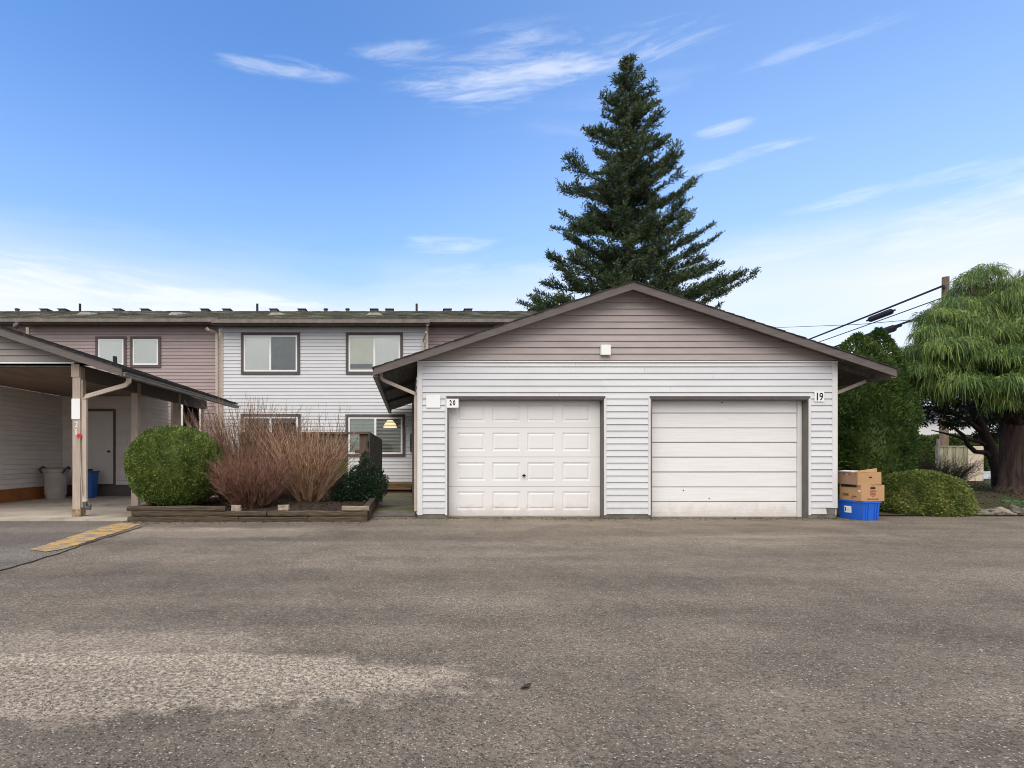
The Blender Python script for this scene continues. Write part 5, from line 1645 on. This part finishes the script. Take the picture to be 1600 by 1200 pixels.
# ------------------------------------------------------------------ conifer behind the garage
def conifer():
    TY = 24.0
    tips = [(960, 128, 1), (1003, 122, 1), (934.6, 156, 1), (1033, 159, 1), (1027, 140, 1), (940, 172, 1), (1020, 186, 1), (915.6, 190, 1), (918, 215, 1), (1060, 252, 1), (1040, 222, 1), (935, 232, 1),
            (870.7, 266, 1), (884, 283, 1), (1056, 240, 1), (1050, 268, 1), (1075, 300, 1), (1090, 321, 1), (1085, 340, 1), (890, 300, 1), (882, 325, 1), (867, 342, 1), (878, 362, 1), (1124, 373, 1), (1108, 360, 1), (1075, 352, 1),
            (860, 397, 1), (870, 415, 1), (1120, 395, 1), (1167, 427, 1), (1135, 412, 1), (1150, 440, 1), (850, 430, 1), (814, 459, 1), (838, 448, 1), (830, 470, 1), (1130, 470, 1), (1110, 455, 1), (860, 470, 1), (1160, 445, 1)]
    tx = PX(982, TY)
    z_top = PZ(86, TY)
    t = thing('conifer_tree', 'tall dark fir rising behind the garage roof', 'tree', (tx, TY, 0))
    b = MB()
    b.tube([(tx - .1, TY, -0.1), (tx, TY, 5), (tx + .05, TY, 10), (tx - .05, TY, 15), (PX(976, TY), TY, z_top - .2)], [.36, .30, .18, .08, .015], 10)
    part('trunk', b, M['bark'], t, smooth=True)
    env_y = [86, 130, 160, 200, 260, 320, 370, 430, 480, 620]
    env_w = [.25, .75, 1.3, 1.7, 2.4, 2.75, 3.1, 4.0, 4.6, 5.2]      # half width in metres
    br = []
    zt = lambda py: PZ(py, TY)
    for px, py, _ in tips:
        dx = (PX(px, TY) - tx) * .95
        zz = zt(py)
        br.append((dx, random.uniform(-.35, .35) * abs(dx), zz, abs(dx) * random.uniform(.15, .55)))
    nb = 200
    for k in range(nb):
        f = (k + random.random()) / nb
        py = 92 + (620 - 92) * f ** 0.95
        w = np.interp(py, env_y, env_w) * random.choice((.45, .6, .7, .8, .9, 1.02)) * random.uniform(.9, 1.05)
        a = k * 2.39996 + random.uniform(-.4, .4)
        br.append((math.cos(a) * w * .88, math.sin(a) * w, zt(py), w * random.uniform(.10, .62)))
    for k in range(26):      # short shoots that close the tip
        py = random.uniform(90, 215); a = k * 2.4
        w = np.interp(py, env_y, env_w) * random.uniform(.3, .6)
        br.append((math.cos(a) * w, math.sin(a) * w, zt(py), w * random.uniform(.3, .8)))
    P0, D0 = [], []
    wood = MB()
    for dx, dy, ztip, rise in br:
        L_ = math.hypot(dx, dy)
        zb_ = min(max(ztip - rise * .8, 0.5), z_top - .25)
        A_ = Vector((tx, TY, zb_)); B_ = Vector((tx + dx, TY + dy, ztip))
        mid = A_.lerp(B_, .55) - Vector((0, 0, random.uniform(.05, .20) * L_))
        n_ = max(int(L_ / .085), 5)
        pts = []
        for i in range(n_ + 1):
            s = i / n_
            p = A_ * (1 - s) ** 2 + mid * 2 * s * (1 - s) + B_ * s * s
            pts.append(p)
        wood.tube(pts[::max(n_ // 4, 1)] + [pts[-1]], [max(.012 + .022 * L_ / 4 * (1 - i / 6), .006) for i in range(len(pts[::max(n_ // 4, 1)]) + 1)], 4, cap=False)
        for i in range(max(1, int(n_ * .10)), n_ + 1):
            s = i / n_
            p = pts[i]; d = (pts[i] - pts[i - 1]).normalized()
            side = d.cross(Vector((0, 0, 1)))
            if side.length < .1: side = Vector((1, 0, 0))
            side.normalize()
            cl = .65 + .6 * math.sin(i * .085 / .34 + dx * 9 + dy * 5)            # foliage stands in clumps along the branch
            for sg in (-1, 1, 0):
                if random.random() < .15: continue
                tl = (.18 + .58 * (1 - .55 * s) * min(L_ / 2.6, 1) * random.uniform(.4, 1.1)) * max(cl, .25) * (.8 if sg == 0 else 1)
                v = (d * random.uniform(.3, .9) + side * (sg if sg else random.uniform(-.4, .4)) * random.uniform(.4, 1.0) + Vector((0, 0, random.uniform(-.25, .75) if sg else random.uniform(.5, 1.2)))).normalized()
                m_ = max(int(tl / .06), 2)
                for q in range(m_):
                    u = (q + random.random()) / m_ * tl
                    P0.append(p + v * u + Vector((0, 0, .16 * u * u))); D0.append((v + Vector((0, 0, .25 * u))).normalized())
    P0 = np.array([tuple(p) for p in P0]); D0 = np.array([tuple(p) for p in D0])
    rep = 4
    P1 = np.repeat(P0, rep, 0) + rng.normal(size=(len(P0) * rep, 3)) * .03
    D1 = np.repeat(D0, rep, 0) * .8 + rng.normal(size=(len(P0) * rep, 3)) * .65 + np.array([0, 0, .22])
    V, F = leaves(P1, D1, rng.uniform(.09, .20, len(P1)), rng.uniform(.028, .05, len(P1)))
    npmesh('crown', V, F, M['fir'], t)
    part('branches', wood, M['bark'], t)
    return len(F)


nf = conifer()

# ------------------------------------------------------------------ tall cedar right of the garage
def cedar():
    Yc = 12.15
    cx = PX(1357, Yc)
    t = thing('cedar_tree', 'tall dense dark green cedar hedge tree behind the cartons', 'tree', (cx, Yc, .1))
    b = MB(); b.tube([(cx, Yc, 0), (cx, Yc, 3.0)], [.12, .04], 8); part('trunk', b, M['bark'], t)
    q_ = lambda px: (px - VX) / FPX * Yc
    cols_ = [(q_(1340), Yc, PZ(524, Yc), .66), (q_(1379), Yc + .1, PZ(514, Yc), .44), (q_(1300), Yc + .3, 3.55, .8), (q_(1366), Yc - .2, 2.9, .56), (q_(1345), Yc - .25, 2.6, .75), (q_(1384), Yc + .2, 2.2, .42)]
    pts, dr = [], []
    for (x, y, top, r) in cols_:
        n_ = 17000
        h = 1 - rng.random(n_) ** 1.35 * .98
        zz = .12 + (top - .12) * (1 - h) ** .0 * rng.random(n_)
        f = (zz - .12) / (top - .12)
        rr = r * np.clip(1.02 - np.clip((f - .66) / .34, 0, 1) ** 2.6, 0.06, 1) * (.88 + .12 * np.clip(f / .2, 0, 1))
        a = rng.uniform(0, 2 * math.pi, n_)
        lump = 1 + .10 * np.sin(a * 3 + zz * 4) * np.sin(zz * 6.3 + a * 2) + .06 * np.sin(zz * 13 + a * 7)
        s = 1 - np.abs(rng.normal(size=n_)) * .13
        rad_ = rr * lump * s
        pts.append(np.stack([x + np.cos(a) * rad_, y + np.sin(a) * rad_, zz], 1))
        dr.append(np.stack([np.cos(a) * .7, np.sin(a) * .7, np.full(n_, .75)], 1) + rng.normal(size=(n_, 3)) * .45)
    pts, dr = np.concatenate(pts), np.concatenate(dr)
    V, F = leaves(pts, dr, rng.uniform(.05, .11, len(pts)), rng.uniform(.018, .036, len(pts)))
    npmesh('crown', V, F, M['cedar'], t)
    b = MB()
    for (x, y, top, r) in cols_:
        b.lathe((x, y, .1), [(r * .68, 0), (r * .74, (top - .1) * .3), (r * .70, (top - .1) * .6), (r * .42, (top - .1) * .8), (.02, (top - .1) * .93)], 16)
    part('inner_shoots', b, M['cedar'], t, smooth=True)


cedar()

# ------------------------------------------------------------------ weeping cypress at the right edge
def weeping():
    Yt = 12.6
    zb_ = bank_z(PX(1580, Yt), Yt)
    bx = PX(1586, Yt)
    t = thing('weeping_cypress', 'big weeping cypress with drooping bright green strands and thick brown trunk', 'tree', (bx, Yt, zb_))
    b = MB()
    rs = [.40, .29, .25, .235, .20, .14, .08]
    hs = [-.08, .18, .55, 1.1, 1.8, 2.6, 3.6]
    pts_ = [(bx + .02 * i + .03 * math.sin(i), Yt + .02 * i, zb_ + h_) for i, h_ in enumerate(hs)]
    sides = 22
    vs, fs = [], []
    for i, (p, r) in enumerate(zip(pts_, rs)):
        for k in range(sides):
            a = 2 * math.pi * k / sides
            fl = 1 + .10 * math.sin(a * 3 + i * .4) + .06 * math.sin(a * 7 + i * .7) + (.18 * max(0, math.sin(a * 2.5)) if i == 0 else 0)
            vs.append((p[0] + math.cos(a) * r * fl, p[1] + math.sin(a) * r * fl, p[2]))
    for i in range(len(rs) - 1):
        for k in range(sides):
            fs.append((i * sides + k, i * sides + (k + 1) % sides, (i + 1) * sides + (k + 1) % sides, (i + 1) * sides + k))
    b.add(vs, fs)
    # a second leaning stem and limbs
    b.tube([(bx + .40, Yt + .1, zb_ - .1), (bx + .55, Yt + .1, zb_ + .7), (bx + .75, Yt + .1, zb_ + 2.2)], [.24, .19, .12], 12)
    lumps = []
    def L_(px, py, Y, rx, rz_): p = P(px, py, Y); lumps.append((p.x, Y, p.z, rx, rz_))
    outline = [(1512, 452, 13.2, .36, .24), (1545, 440, 13.3, .42, .26), (1580, 445, 13.2, .5, .3), (1620, 440, 13.2, .6, .35), (1660, 430, 13.0, .7, .4), (1700, 450, 12.8, .8, .45),
               (1490, 492, 12.9, .40, .25), (1530, 480, 12.8, .45, .28), (1572, 475, 12.6, .48, .3), (1615, 478, 12.4, .5, .3), (1660, 480, 12.3, .6, .36), (1475, 525, 12.6, .42, .24), (1515, 515, 12.4, .46, .27),
               (1556, 512, 12.1, .44, .27), (1600, 515, 11.9, .46, .28), (1645, 520, 11.8, .5, .3), (1440, 552, 12.6, .36, .2), (1468, 556, 12.2, .42, .24), (1505, 552, 12.0, .44, .26), (1548, 548, 11.7, .42, .25), (1590, 552, 11.5, .42, .26), (1640, 556, 11.4, .5, .3),
               (1424, 572, 12.6, .36, .2), (1412, 562, 12.7, .32, .2), (1420, 594, 12.6, .32, .18), (1442, 572, 12.2, .38, .22), (1434, 542, 12.5, .36, .2), (1456, 526, 12.4, .38, .22), (1472, 500, 12.8, .36, .22), (1450, 586, 12.3, .36, .22), (1485, 588, 11.9, .40, .22), (1525, 590, 11.6, .42, .22), (1565, 592, 11.4, .40, .22), (1606, 594, 11.3, .42, .24), (1650, 590, 11.3, .5, .3), (1700, 540, 12.0, .9, .5), (1720, 590, 12.0, .7, .4),
               (1440, 605, 12.8, .3, .16), (1560, 618, 11.8, .34, .18), (1595, 622, 11.9, .4, .2), (1630, 620, 12.0, .4, .2), (1455, 508, 12.9, .3, .2), (1500, 470, 13.1, .3, .22), (1418, 590, 12.7, .24, .16), (1475, 612, 12.5, .35, .18), (1505, 460, 13.8, .34, .26), (1528, 450, 13.9, .34, .26), (1555, 446, 13.9, .36, .28), (1585, 448, 13.8, .4, .3), (1640, 520, 13.4, 1.0, .6), (1600, 570, 12.8, .8, .3)]
    for k in range(80):
        px_q = random.uniform(1425, 1690)
        top_q = np.interp(px_q, [1425, 1460, 1500, 1550, 1620, 1700], [560, 515, 470, 448, 440, 445])
        py_q = random.uniform(top_q + 8, 612)
        outline.append((px_q, py_q, 13.2 - 1.7 * (py_q - 440) / 170 * min((px_q - 1400) / 120, 1) + random.uniform(-.1, .5), random.uniform(.22, .40), random.uniform(.18, .32)))
    for a_ in outline:
        a_ = (a_[0] + random.uniform(-13, 13), a_[1] + random.uniform(-15, 15), a_[2] + random.uniform(-.2, .2), a_[3] * random.uniform(.75, 1.2), a_[4] * random.uniform(.8, 1.4))
        L_(*a_)
    limbs = []
    for (x, y, z, rx, rz_) in lumps:
        b.tube([(bx + .1, Yt, zb_ + 1.5 + .25 * max(z - 2.6, 0)), ((bx + x) / 2, (Yt + y) / 2, z * .55 + (zb_ + 2.0) * .45 + .2), (x, y, z)], [.11, .07, .03], 6)
    part('trunk', b, M['bark_red'], t, smooth=True)
    Vs, Fs, off = [], [], 0
    tot = sum(l[3] ** 1.4 for l in lumps)
    for (x, y, z, rx, rz_) in lumps:
        n_ = int(105000 * rx ** 1.4 / tot)
        u = unit_vec(n_)
        u[:, 2] = np.abs(u[:, 2]) * 1.15 - .32
        u /= np.linalg.norm(u, axis=1, keepdims=True)
        st_ = np.array([x, y, z]) + u * np.array([rx, rx, rz_]) * rng.uniform(.55, 1.02, (n_, 1)) * lump_noise(u, .1, int(abs(x * 10)))[:, None]
        out = u * np.array([1, 1, .3]); out[:, 2] += .1
        lf_ = random.uniform(.7, 1.45)
        out += rng.normal(size=(n_, 3)) * .35
        Lh = (rng.uniform(.07, .24, n_) + .16 * (rng.random(n_) > .88))[:, None] * lf_
        segs = 3
        ts = np.linspace(0, 1, segs + 1)
        c = np.empty((n_, segs + 1, 3))
        for i, tt in enumerate(ts):
            c[:, i] = st_ + out * Lh * (.55 * tt - .12 * tt * tt) + np.array([0, 0, -1]) * Lh * (.95 * tt * tt)
            c[:, i] += rng.normal(size=(n_, 3)) * .008
        sd = np.cross(out, rng.normal(size=(n_, 3))); sd /= np.linalg.norm(sd, axis=1, keepdims=True)
        wd = rng.uniform(.005, .012, n_)
        for i in range(segs + 1): pass
        wv = (wd[:, None] * (1 - .7 * ts)[None, :])[..., None]
        Lf, Rt = c + sd[:, None] * wv, c - sd[:, None] * wv
        V = np.stack([Lf, Rt], 2).reshape(-1, 3)
        idx = np.arange(n_ * (segs + 1) * 2).reshape(n_, segs + 1, 2) + off
        F = np.stack([idx[:, :-1, 0], idx[:, :-1, 1], idx[:, 1:, 1], idx[:, 1:, 0]], -1).reshape(-1, 4)
        off += len(V)
        Vs.append(V); Fs.append(F)
    npmesh('crown', np.concatenate(Vs), np.concatenate(Fs), M['weep'], t)


weeping()

# dark small-leaved tree in its shade
def dark_tree():
    Yd = 14.2
    base = P(1566, 757, Yd)
    bx, bz_ = base.x, bank_z(base.x, Yd)
    t = thing('laurel_tree', 'dark leaved spreading tree with curved black limbs under the cypress', 'tree', (bx, Yd, bz_))
    b = MB()
    Q = lambda px, py, Y=Yd: tuple(P(px, py, Y))
    b.tube([(bx, Yd, bz_ - .1), Q(1562, 735), Q(1550, 705), Q(1535, 670), Q(1520, 640), Q(1500, 610)], [.20, .17, .13, .11, .08, .03], 8)
    b.tube([Q(1556, 720), Q(1540, 707), Q(1524, 706), Q(1512, 695), Q(1505, 680), Q(1490, 668), Q(1465, 660)], [.09, .065, .055, .05, .045, .03, .012], 7)
    b.tube([Q(1548, 700), Q(1530, 690), Q(1505, 685), Q(1480, 678), Q(1455, 672)], [.06, .045, .035, .025, .01], 6)
    b.tube([Q(1540, 680), Q(1510, 655), Q(1470, 640), Q(1430, 640)], [.07, .05, .035, .012], 6)
    b.tube([Q(1560, 730), Q(1590, 680), Q(1620, 640)], [.1, .07, .03], 6)
    part('trunk', b, M['twig_dark'], t, smooth=True)
    blobs = [bl(1570, 628, 12.3, .35, .5), bl(1540, 640, 12.6, .35, .5), bl(1605, 640, 12.2, .35, .5), bl(1440, 620, Yd, .62, .6), bl(1425, 655, Yd, .42, .6), bl(1475, 640, Yd, .55, .5), bl(1510, 620, Yd, .7, .5), bl(1550, 625, Yd, .7, .6), bl(1590, 640, Yd + .5, .8, .8), bl(1530, 655, Yd + .4, .5, .4), bl(1450, 600, Yd + .4, .6, .5), bl(1490, 662, Yd - .2, .33, .4), bl(1405, 640, Yd, .3, .9), bl(1580, 675, Yd + .7, .5, .5), bl(1630, 650, Yd, .9, .8), bl(1540, 680, Yd + .3, .3, .3)]
    tot = sum(q[3] ** 2 for q in blobs)
    pts, dr = [], []
    for (x, y, z, r, sz) in blobs:
        k = int(15000 * r * r / tot)
        u = unit_vec(k)
        pts.append(np.array([x, y, z]) + u * (rng.random(k) ** .45)[:, None] * np.array([r, r, r * sz])); dr.append(u * .5 + rng.normal(size=(k, 3)))
    pts, dr = np.concatenate(pts), np.concatenate(dr)
    V, F = leaves(pts, dr, rng.uniform(.07, .13, len(pts)), rng.uniform(.03, .05, len(pts)))
    npmesh('crown', V, F, M['laurel'], t)


dark_tree()
zb_ = bank_z(PX(1452, 13.6), 13.6)
twig_shrub('bare_shrub', 'dark leafless bush right of the tall cedar', (PX(1450, 13.6), 13.6, zb_), 420, .95, .85, M['twig_dark'], r0=.006, side=6, base_r=.3, seed=8, curve=-.2, jitter=.9)
twig_shrub('bare_shrub', 'thin sprawling bare twigs in front of the beige block wall', (PX(1492, 13.2), 13.2, bank_z(PX(1492, 13.2), 13.2)), 26, .55, .75, M['twig_dark'], r0=.005, side=5, base_r=.2, seed=10, curve=-.3, jitter=.9)

# beige block wall and weathered panel
BYY = 17.6
bw = thing('block_wall', 'low beige block wall end with a mossy board panel under the trees', 'wall', (PX(1512, BYY), BYY, .2))
x0, x1 = PX(1513, BYY), PX(1537, BYY)
zt, z0 = PZ(697, BYY), PZ(752, BYY)
nb_ = 4
for k in range(nb_):
    za, zc_ = z0 + (zt - z0) * k / nb_, z0 + (zt - z0) * (k + 1) / nb_
    for i_ in range(2):
        b = MB()
        if i_ == 0: b.box(x0, BYY, za + .004, x1, BYY + .38, zc_ - .003)
        else: b.box(x0 + .003, BYY + .385, za + .004, x1 - .003, BYY + .77, zc_ - .003)
        part('block', b, M['block'], bw, bevel=.006)
px_l = PX(1464, BYY)
npl = 8
for k in range(npl):
    xa, xb = px_l + (x0 - .01 - px_l) * k / npl, px_l + (x0 - .01 - px_l) * (k + 1) / npl
    b = MB(); b.box(xa, BYY + .02 + random.uniform(0, .012), z0 - .05, xb - .008, BYY + .06, zt - .02 + random.uniform(-.01, .0))
    part('plank', b, M['panel_weathered'], bw)
b = MB(); b.box(px_l, BYY + .0, zt - .019, x0 - .003, BYY + .08, zt + .012); part('cap_rail', b, M['panel_weathered'], bw)
b = MB(); b.box(PX(1463, BYY), BYY - .05, .1, PX(1466, BYY), BYY + .01, PZ(686, BYY)); part('post', b, M['flash_metal'], bw)

# far hedge, far house
fh = thing('hedge', 'clipped green hedge across the street beyond the trees', 'hedge', (45, 42.5, 0))
n = 26000
hx, hy, hz = rng.uniform(34, 58, n), 42 + np.where(rng.random(n) < .6, 0, rng.random(n) * 1.3), rng.uniform(0, 2.5, n)
top = rng.random(n) < .3
hz[top] = 2.5; hz += rng.normal(size=n) * .07 + .05 * np.sin(hx * 1.7)
V, F = leaves(np.stack([hx, hy + rng.normal(size=n) * .06, hz], 1), unit_vec(n) + np.array([0, -.4, .5]), rng.uniform(.16, .34, n), rng.uniform(.08, .16, n))
npmesh('leaves', V, F, M['hedge'], fh)
b = MB(); b.box(34, 42.12, 0, 58, 43.2, 2.4); part('inner_shoots', b, M['hedge'], fh)
fhs = thing('white_house', 'pale house glimpsed over the far hedge between the trees', 'house', (46, 56, 0))
b = MB(); b.box(36, 52, 0, 62, 60, 4.6); part('wall', b, M['far_wall'], fhs)
b = MB(); b.add([(35.5, 51.5, 4.61), (62.5, 51.5, 4.61), (62.5, 60.5, 4.61), (35.5, 60.5, 4.61), (37, 56, 6.2), (61, 56, 6.2)], [(0, 1, 5, 4), (2, 3, 4, 5), (1, 2, 5), (3, 0, 4), (3, 2, 1, 0)])
part('roof', b, M['far_roof'], fhs)
for k in range(4):
    b = MB(); x = 40 + k * 5; b.box(x, 51.95, 1.9, x + 1.8, 51.999, 3.2); part('window', b, M['trim_brown'], fhs)

# utility pole and lines
PY = 28.0
up = thing('utility_pole', 'weathered wooden utility pole behind the weeping cypress', 'pole', (PX(1475, PY), PY, 0))
b = MB(); b.tube([(PX(1474, PY), PY, -.1), (PX(1476, PY), PY, 5), (PX(1477.5, PY), PY, PZ(433, PY))], [.2, .175, .15], 12); part('shaft', b, M['pole'], up)
b = MB()
for py in (449, 468, 486): 
    c = P(1472, py, PY); b.rbox((c.x, PY - .12, c.z), (.1, .18, .12))
part('brackets', b, M['vent_metal'], up)


def cable(label, pa, pb, r, sag, far=26.0, near=-0.15, thick=None):
    """a line hung on the pole that runs away along the street; pa, pb are two pixels on it (pole side first)"""
    sl = (pb[1] - pa[1]) / (pb[0] - pa[0])
    vx = pa[0] + (VY - pa[1]) / sl        # where it would vanish
    p0 = P(pa[0], pa[1], PY - .15)
    d = Vector(((vx - VX) / FPX, 1, 0))
    pts = []
    for i in range(31):
        s = near + (far - near) * i / 30
        p = p0 + d * s
        span = far if s > 0 else -near
        f = abs(s) / span
        p.z -= sag * 4 * f * (1 - f)
        pts.append(p)
    t = thing('overhead_cable', label, 'cable', (p0.x, p0.y, p0.z), group='lines on the utility pole')
    b = MB(); b.tube(pts, r, 5); part('line', b, M['cable'], t)
    return t, p0, d


c1_, p1, d1v = cable('thick black overhead cable, the topmost line on the utility pole', (1470.6, 447.7), (1280, 522.8), .055, .05)
c2_, p2, d2v = cable('thin overhead line between two thick cables on the utility pole', (1470, 466), (1327.7, 515.5), .028, .1)
c3_, p3, d3v = cable('lowest thick overhead cable carrying the larger black splice case', (1469, 485), (1362.5, 521), .06, .05)
for (t_, p_, d_, s0, s1, drop, rr_) in ((c1_, p1, d1v, 3.6, 5.6, .30, .17), (c3_, p3, d3v, 3.2, 6.8, .12, .2)):
    # find depths from the pixel columns of the cases
    a_, e_ = p_ + d_ * s0, p_ + d_ * s1
    a_.z -= drop; e_.z -= drop
    b = MB()
    u_ = (e_ - a_)
    b.tube([a_ - u_ * .12, a_, a_ + u_ * .06, e_ - u_ * .06, e_, e_ + u_ * .12], [.05, .06, rr_, rr_, .06, .05], 10)
    part('splice_case', b, M['cable'], t_)
t4 = thing('overhead_cable', 'faint nearly level telephone wire left of the utility pole', 'cable', tuple(P(1467, 497, PY)), group='lines on the utility pole')
b = MB(); b.tube([P(1467, 496, PY), P(1340, 507, 34), P(1210, 512, 42), P(1000, 514, 60)], .016, 4); part('line', b, M['cable'], t4)

# ------------------------------------------------------------------ stones, fern, grass, leaf
def rock(px, py, w, d, h, rz, tilt, label):
    Y = 10.46 + max(0, (812 - py)) * .018
    x = PX(px, Y)
    t_ = thing('edging_stone', label, 'stone', (x, Y, bank_z(x, Y) - .02), rz, group='stones edging the bank', local=True)
    b = MB()
    vs, fs = [], []
    nr, nk = 4, 9
    for j in range(nr + 1):
        th = -1.2 + 2.4 * j / nr
        for k in range(nk):
            a = 2 * math.pi * k / nk
            rr = 1 + random.uniform(-.16, .16)
            vs.append((math.cos(a) * math.cos(th) ** .5 * w / 2 * rr, math.sin(a) * math.cos(th) ** .5 * d / 2 * rr, h / 2 * (math.sin(th) / math.sin(1.2)) * (1 + random.uniform(-.1, .1)) + h * .4 + tilt * math.cos(a) * w / 2))
    for j in range(nr):
        for k in range(nk):
            fs.append((j * nk + k, j * nk + (k + 1) % nk, (j + 1) * nk + (k + 1) % nk, (j + 1) * nk + k))
    fs += [tuple(range(nk - 1, -1, -1)), tuple(nr * nk + k for k in range(nk))]
    b.add(vs, fs)
    part('stone', b, M['stone'], t_)


STONES = [(1434, 806, .24, .2, .12, .1, .0, 'rounded brown stone under the low mound shrub'), (1504, 802, .24, .2, .16, .4, .1, 'upright brown stone just right of the mound shrub'),
          (1520, 803, .34, .14, .09, -.25, -.25, 'long dark slab leaning left, third stone right of the mound shrub'), (1538, 803, .36, .16, .11, -.2, -.3, 'long flat slab in the middle of the stone edging'),
          (1556, 804, .30, .18, .12, .1, -.2, 'squat tan stone below the cypress trunk'), (1572, 803, .34, .18, .12, -.3, -.35, 'tilted grey slab in front of the cypress trunk'),
          (1590, 802, .40, .2, .16, .2, -.3, 'large pale tilted stone at the edge beside the fern'), (1612, 804, .34, .22, .14, 0, -.2, 'outermost stone of the edging beyond the fern'),
          (1468, 807, .18, .16, .09, .3, 0, 'small dark stone under the right half of the mound shrub'), (1546, 794, .26, .16, .09, .5, -.2, 'flat stone set back behind the long slab'), (1578, 793, .26, .2, .10, .2, 0, 'stone set back near the fern')]
for s_ in STONES: rock(*s_)
fp = P(1592, 786, 10.9)
fe = thing('fern', 'small pale green fern among the stones at the bank edge', 'plant', (fp.x, 10.9, bank_z(fp.x, 10.9)))
pts, dr = [], []
for k in range(14):
    a = k * 2.4; L_ = random.uniform(.18, .30)
    for i in range(12):
        s = i / 11
        c = np.array([fp.x + math.cos(a) * L_ * s, 10.9 + math.sin(a) * L_ * s, bank_z(fp.x, 10.9) + .06 + .16 * math.sin(s * 2.2)])
        for sg in (-1, 1):
            pts.append(c); dr.append([-math.sin(a) * sg + math.cos(a) * .5, math.cos(a) * sg + math.sin(a) * .5, .1])
V, F = leaves(np.array(pts), np.array(dr), .05, .016); npmesh('leaves', V, F, M['fern'], fe)
lp = P(1508, 790, 10.75)
leafy_shrub('lime_shrub', 'tiny lime green tuft at the right foot of the mound shrub', (lp.x, 10.75, bank_z(lp.x, 10.75)), [(lp.x, 10.75, .16, .11, 1.0), (lp.x + .09, 10.72, .12, .08, .9)], 500, .045, .022, M['lime_leaf'], seed=12)
n = 26000
gx, gy = rng.uniform(8.6, 18, n), 10.9 + 8 * rng.random(n) ** 1.4
keep = (np.sin(gx * 1.7 + gy * 1.1) + np.sin(gx * 3.1 - gy * 2.3) * .6 + rng.normal(size=n) * .5) > .1
gx, gy = gx[keep], gy[keep]
gz = np.array([bank_z(a, c) for a, c in zip(gx, gy)])
dd = rng.normal(size=(len(gx), 3)) * .5; dd[:, 2] = 1
V, F = leaves(np.stack([gx, gy, gz], 1), dd, rng.uniform(.03, .075, len(gx)), .008)
tag(npmesh('grass', V, F, M['grass']), 'thin mossy grass on the bank under the trees', 'grass', kind='stuff')
n = 2500
gx, gy = rng.uniform(9.6, 16, n), rng.uniform(10.6, 14.5, n)
gz = np.array([bank_z(a, c) for a, c in zip(gx, gy)]) + .01
dd = unit_vec(n); dd[:, 2] *= .3
V, F = leaves(np.stack([gx, gy, gz], 1), dd, rng.uniform(.03, .07, n), rng.uniform(.02, .04, n))
tag(npmesh('fallen_leaves', V, F, M['chip']), 'brown fallen leaves and needles on the bank', 'leaves', kind='stuff')
# a dry leaf lying on the asphalt
c = P(820, 1077, H * FPX / (1077 - VY))
dl = thing('dry_leaf', 'single curled dark leaf lying on the asphalt', 'leaf', (c.x, c.y, .004), .4, local=True)
b = MB(); b.add([(-.03, 0, .004), (-.008, -.016, .016), (.025, -.006, .004), (.03, .012, .018), (.0, .018, .005), (-.01, .002, .002), (.045, .004, .02)], [(0, 1, 5), (1, 2, 5), (2, 3, 5), (3, 4, 5), (4, 0, 5), (2, 6, 3)])
part('blade', b, M['twig_dark'], dl)
# loose grit on the asphalt
n = 5200
gx = rng.uniform(-3.6, 4.2, n); gy = 1.9 + 6.5 * rng.random(n) ** 1.9
s = rng.uniform(.0022, .0065, n) * (1 + (rng.random(n) > .97) * 1.0)
oc = np.array([(1, 0, 0), (0, 1, 0), (-1, 0, 0), (0, -1, 0), (0, 0, .75)])
V = (np.stack([gx, gy, np.full(n, .0005)], 1)[:, None] + oc[None] * s[:, None, None] * rng.uniform(.7, 1.3, (n, 5, 3))).reshape(-1, 3)
base = (np.arange(n) * 5)[:, None]
F = (base[:, None] + np.array([(0, 1, 4), (1, 2, 4), (2, 3, 4), (3, 0, 4)])[None]).reshape(-1, 3)
M['grit'] = leaf_mat('grit', [(.10, .085, .07), (.22, .19, .155), (.42, .38, .32)], 0.0, 0.85, 6)
tag(npmesh('grit', V, F, M['grit']), 'loose grit and tiny stones on the asphalt', 'gravel', kind='stuff')

n = 2400
side = rng.random(n)
gx = np.where(side < .45, rng.uniform(-4.9, -.6, n), rng.uniform(-.6, 8.4, n))
gy = np.where(gx < -.64, 9.575, 10.075) - rng.random(n) ** 2.4 * .35
dd = unit_vec(n); dd[:, 2] *= .3
V, F = leaves(np.stack([gx, gy, np.full(n, .006)], 1), dd, rng.uniform(.012, .045, n), rng.uniform(.005, .016, n))
tag(npmesh('leaf_litter', V, F, M['chip']), 'thin leaf litter and bark bits along the foot of the bed and garage', 'litter', kind='stuff')
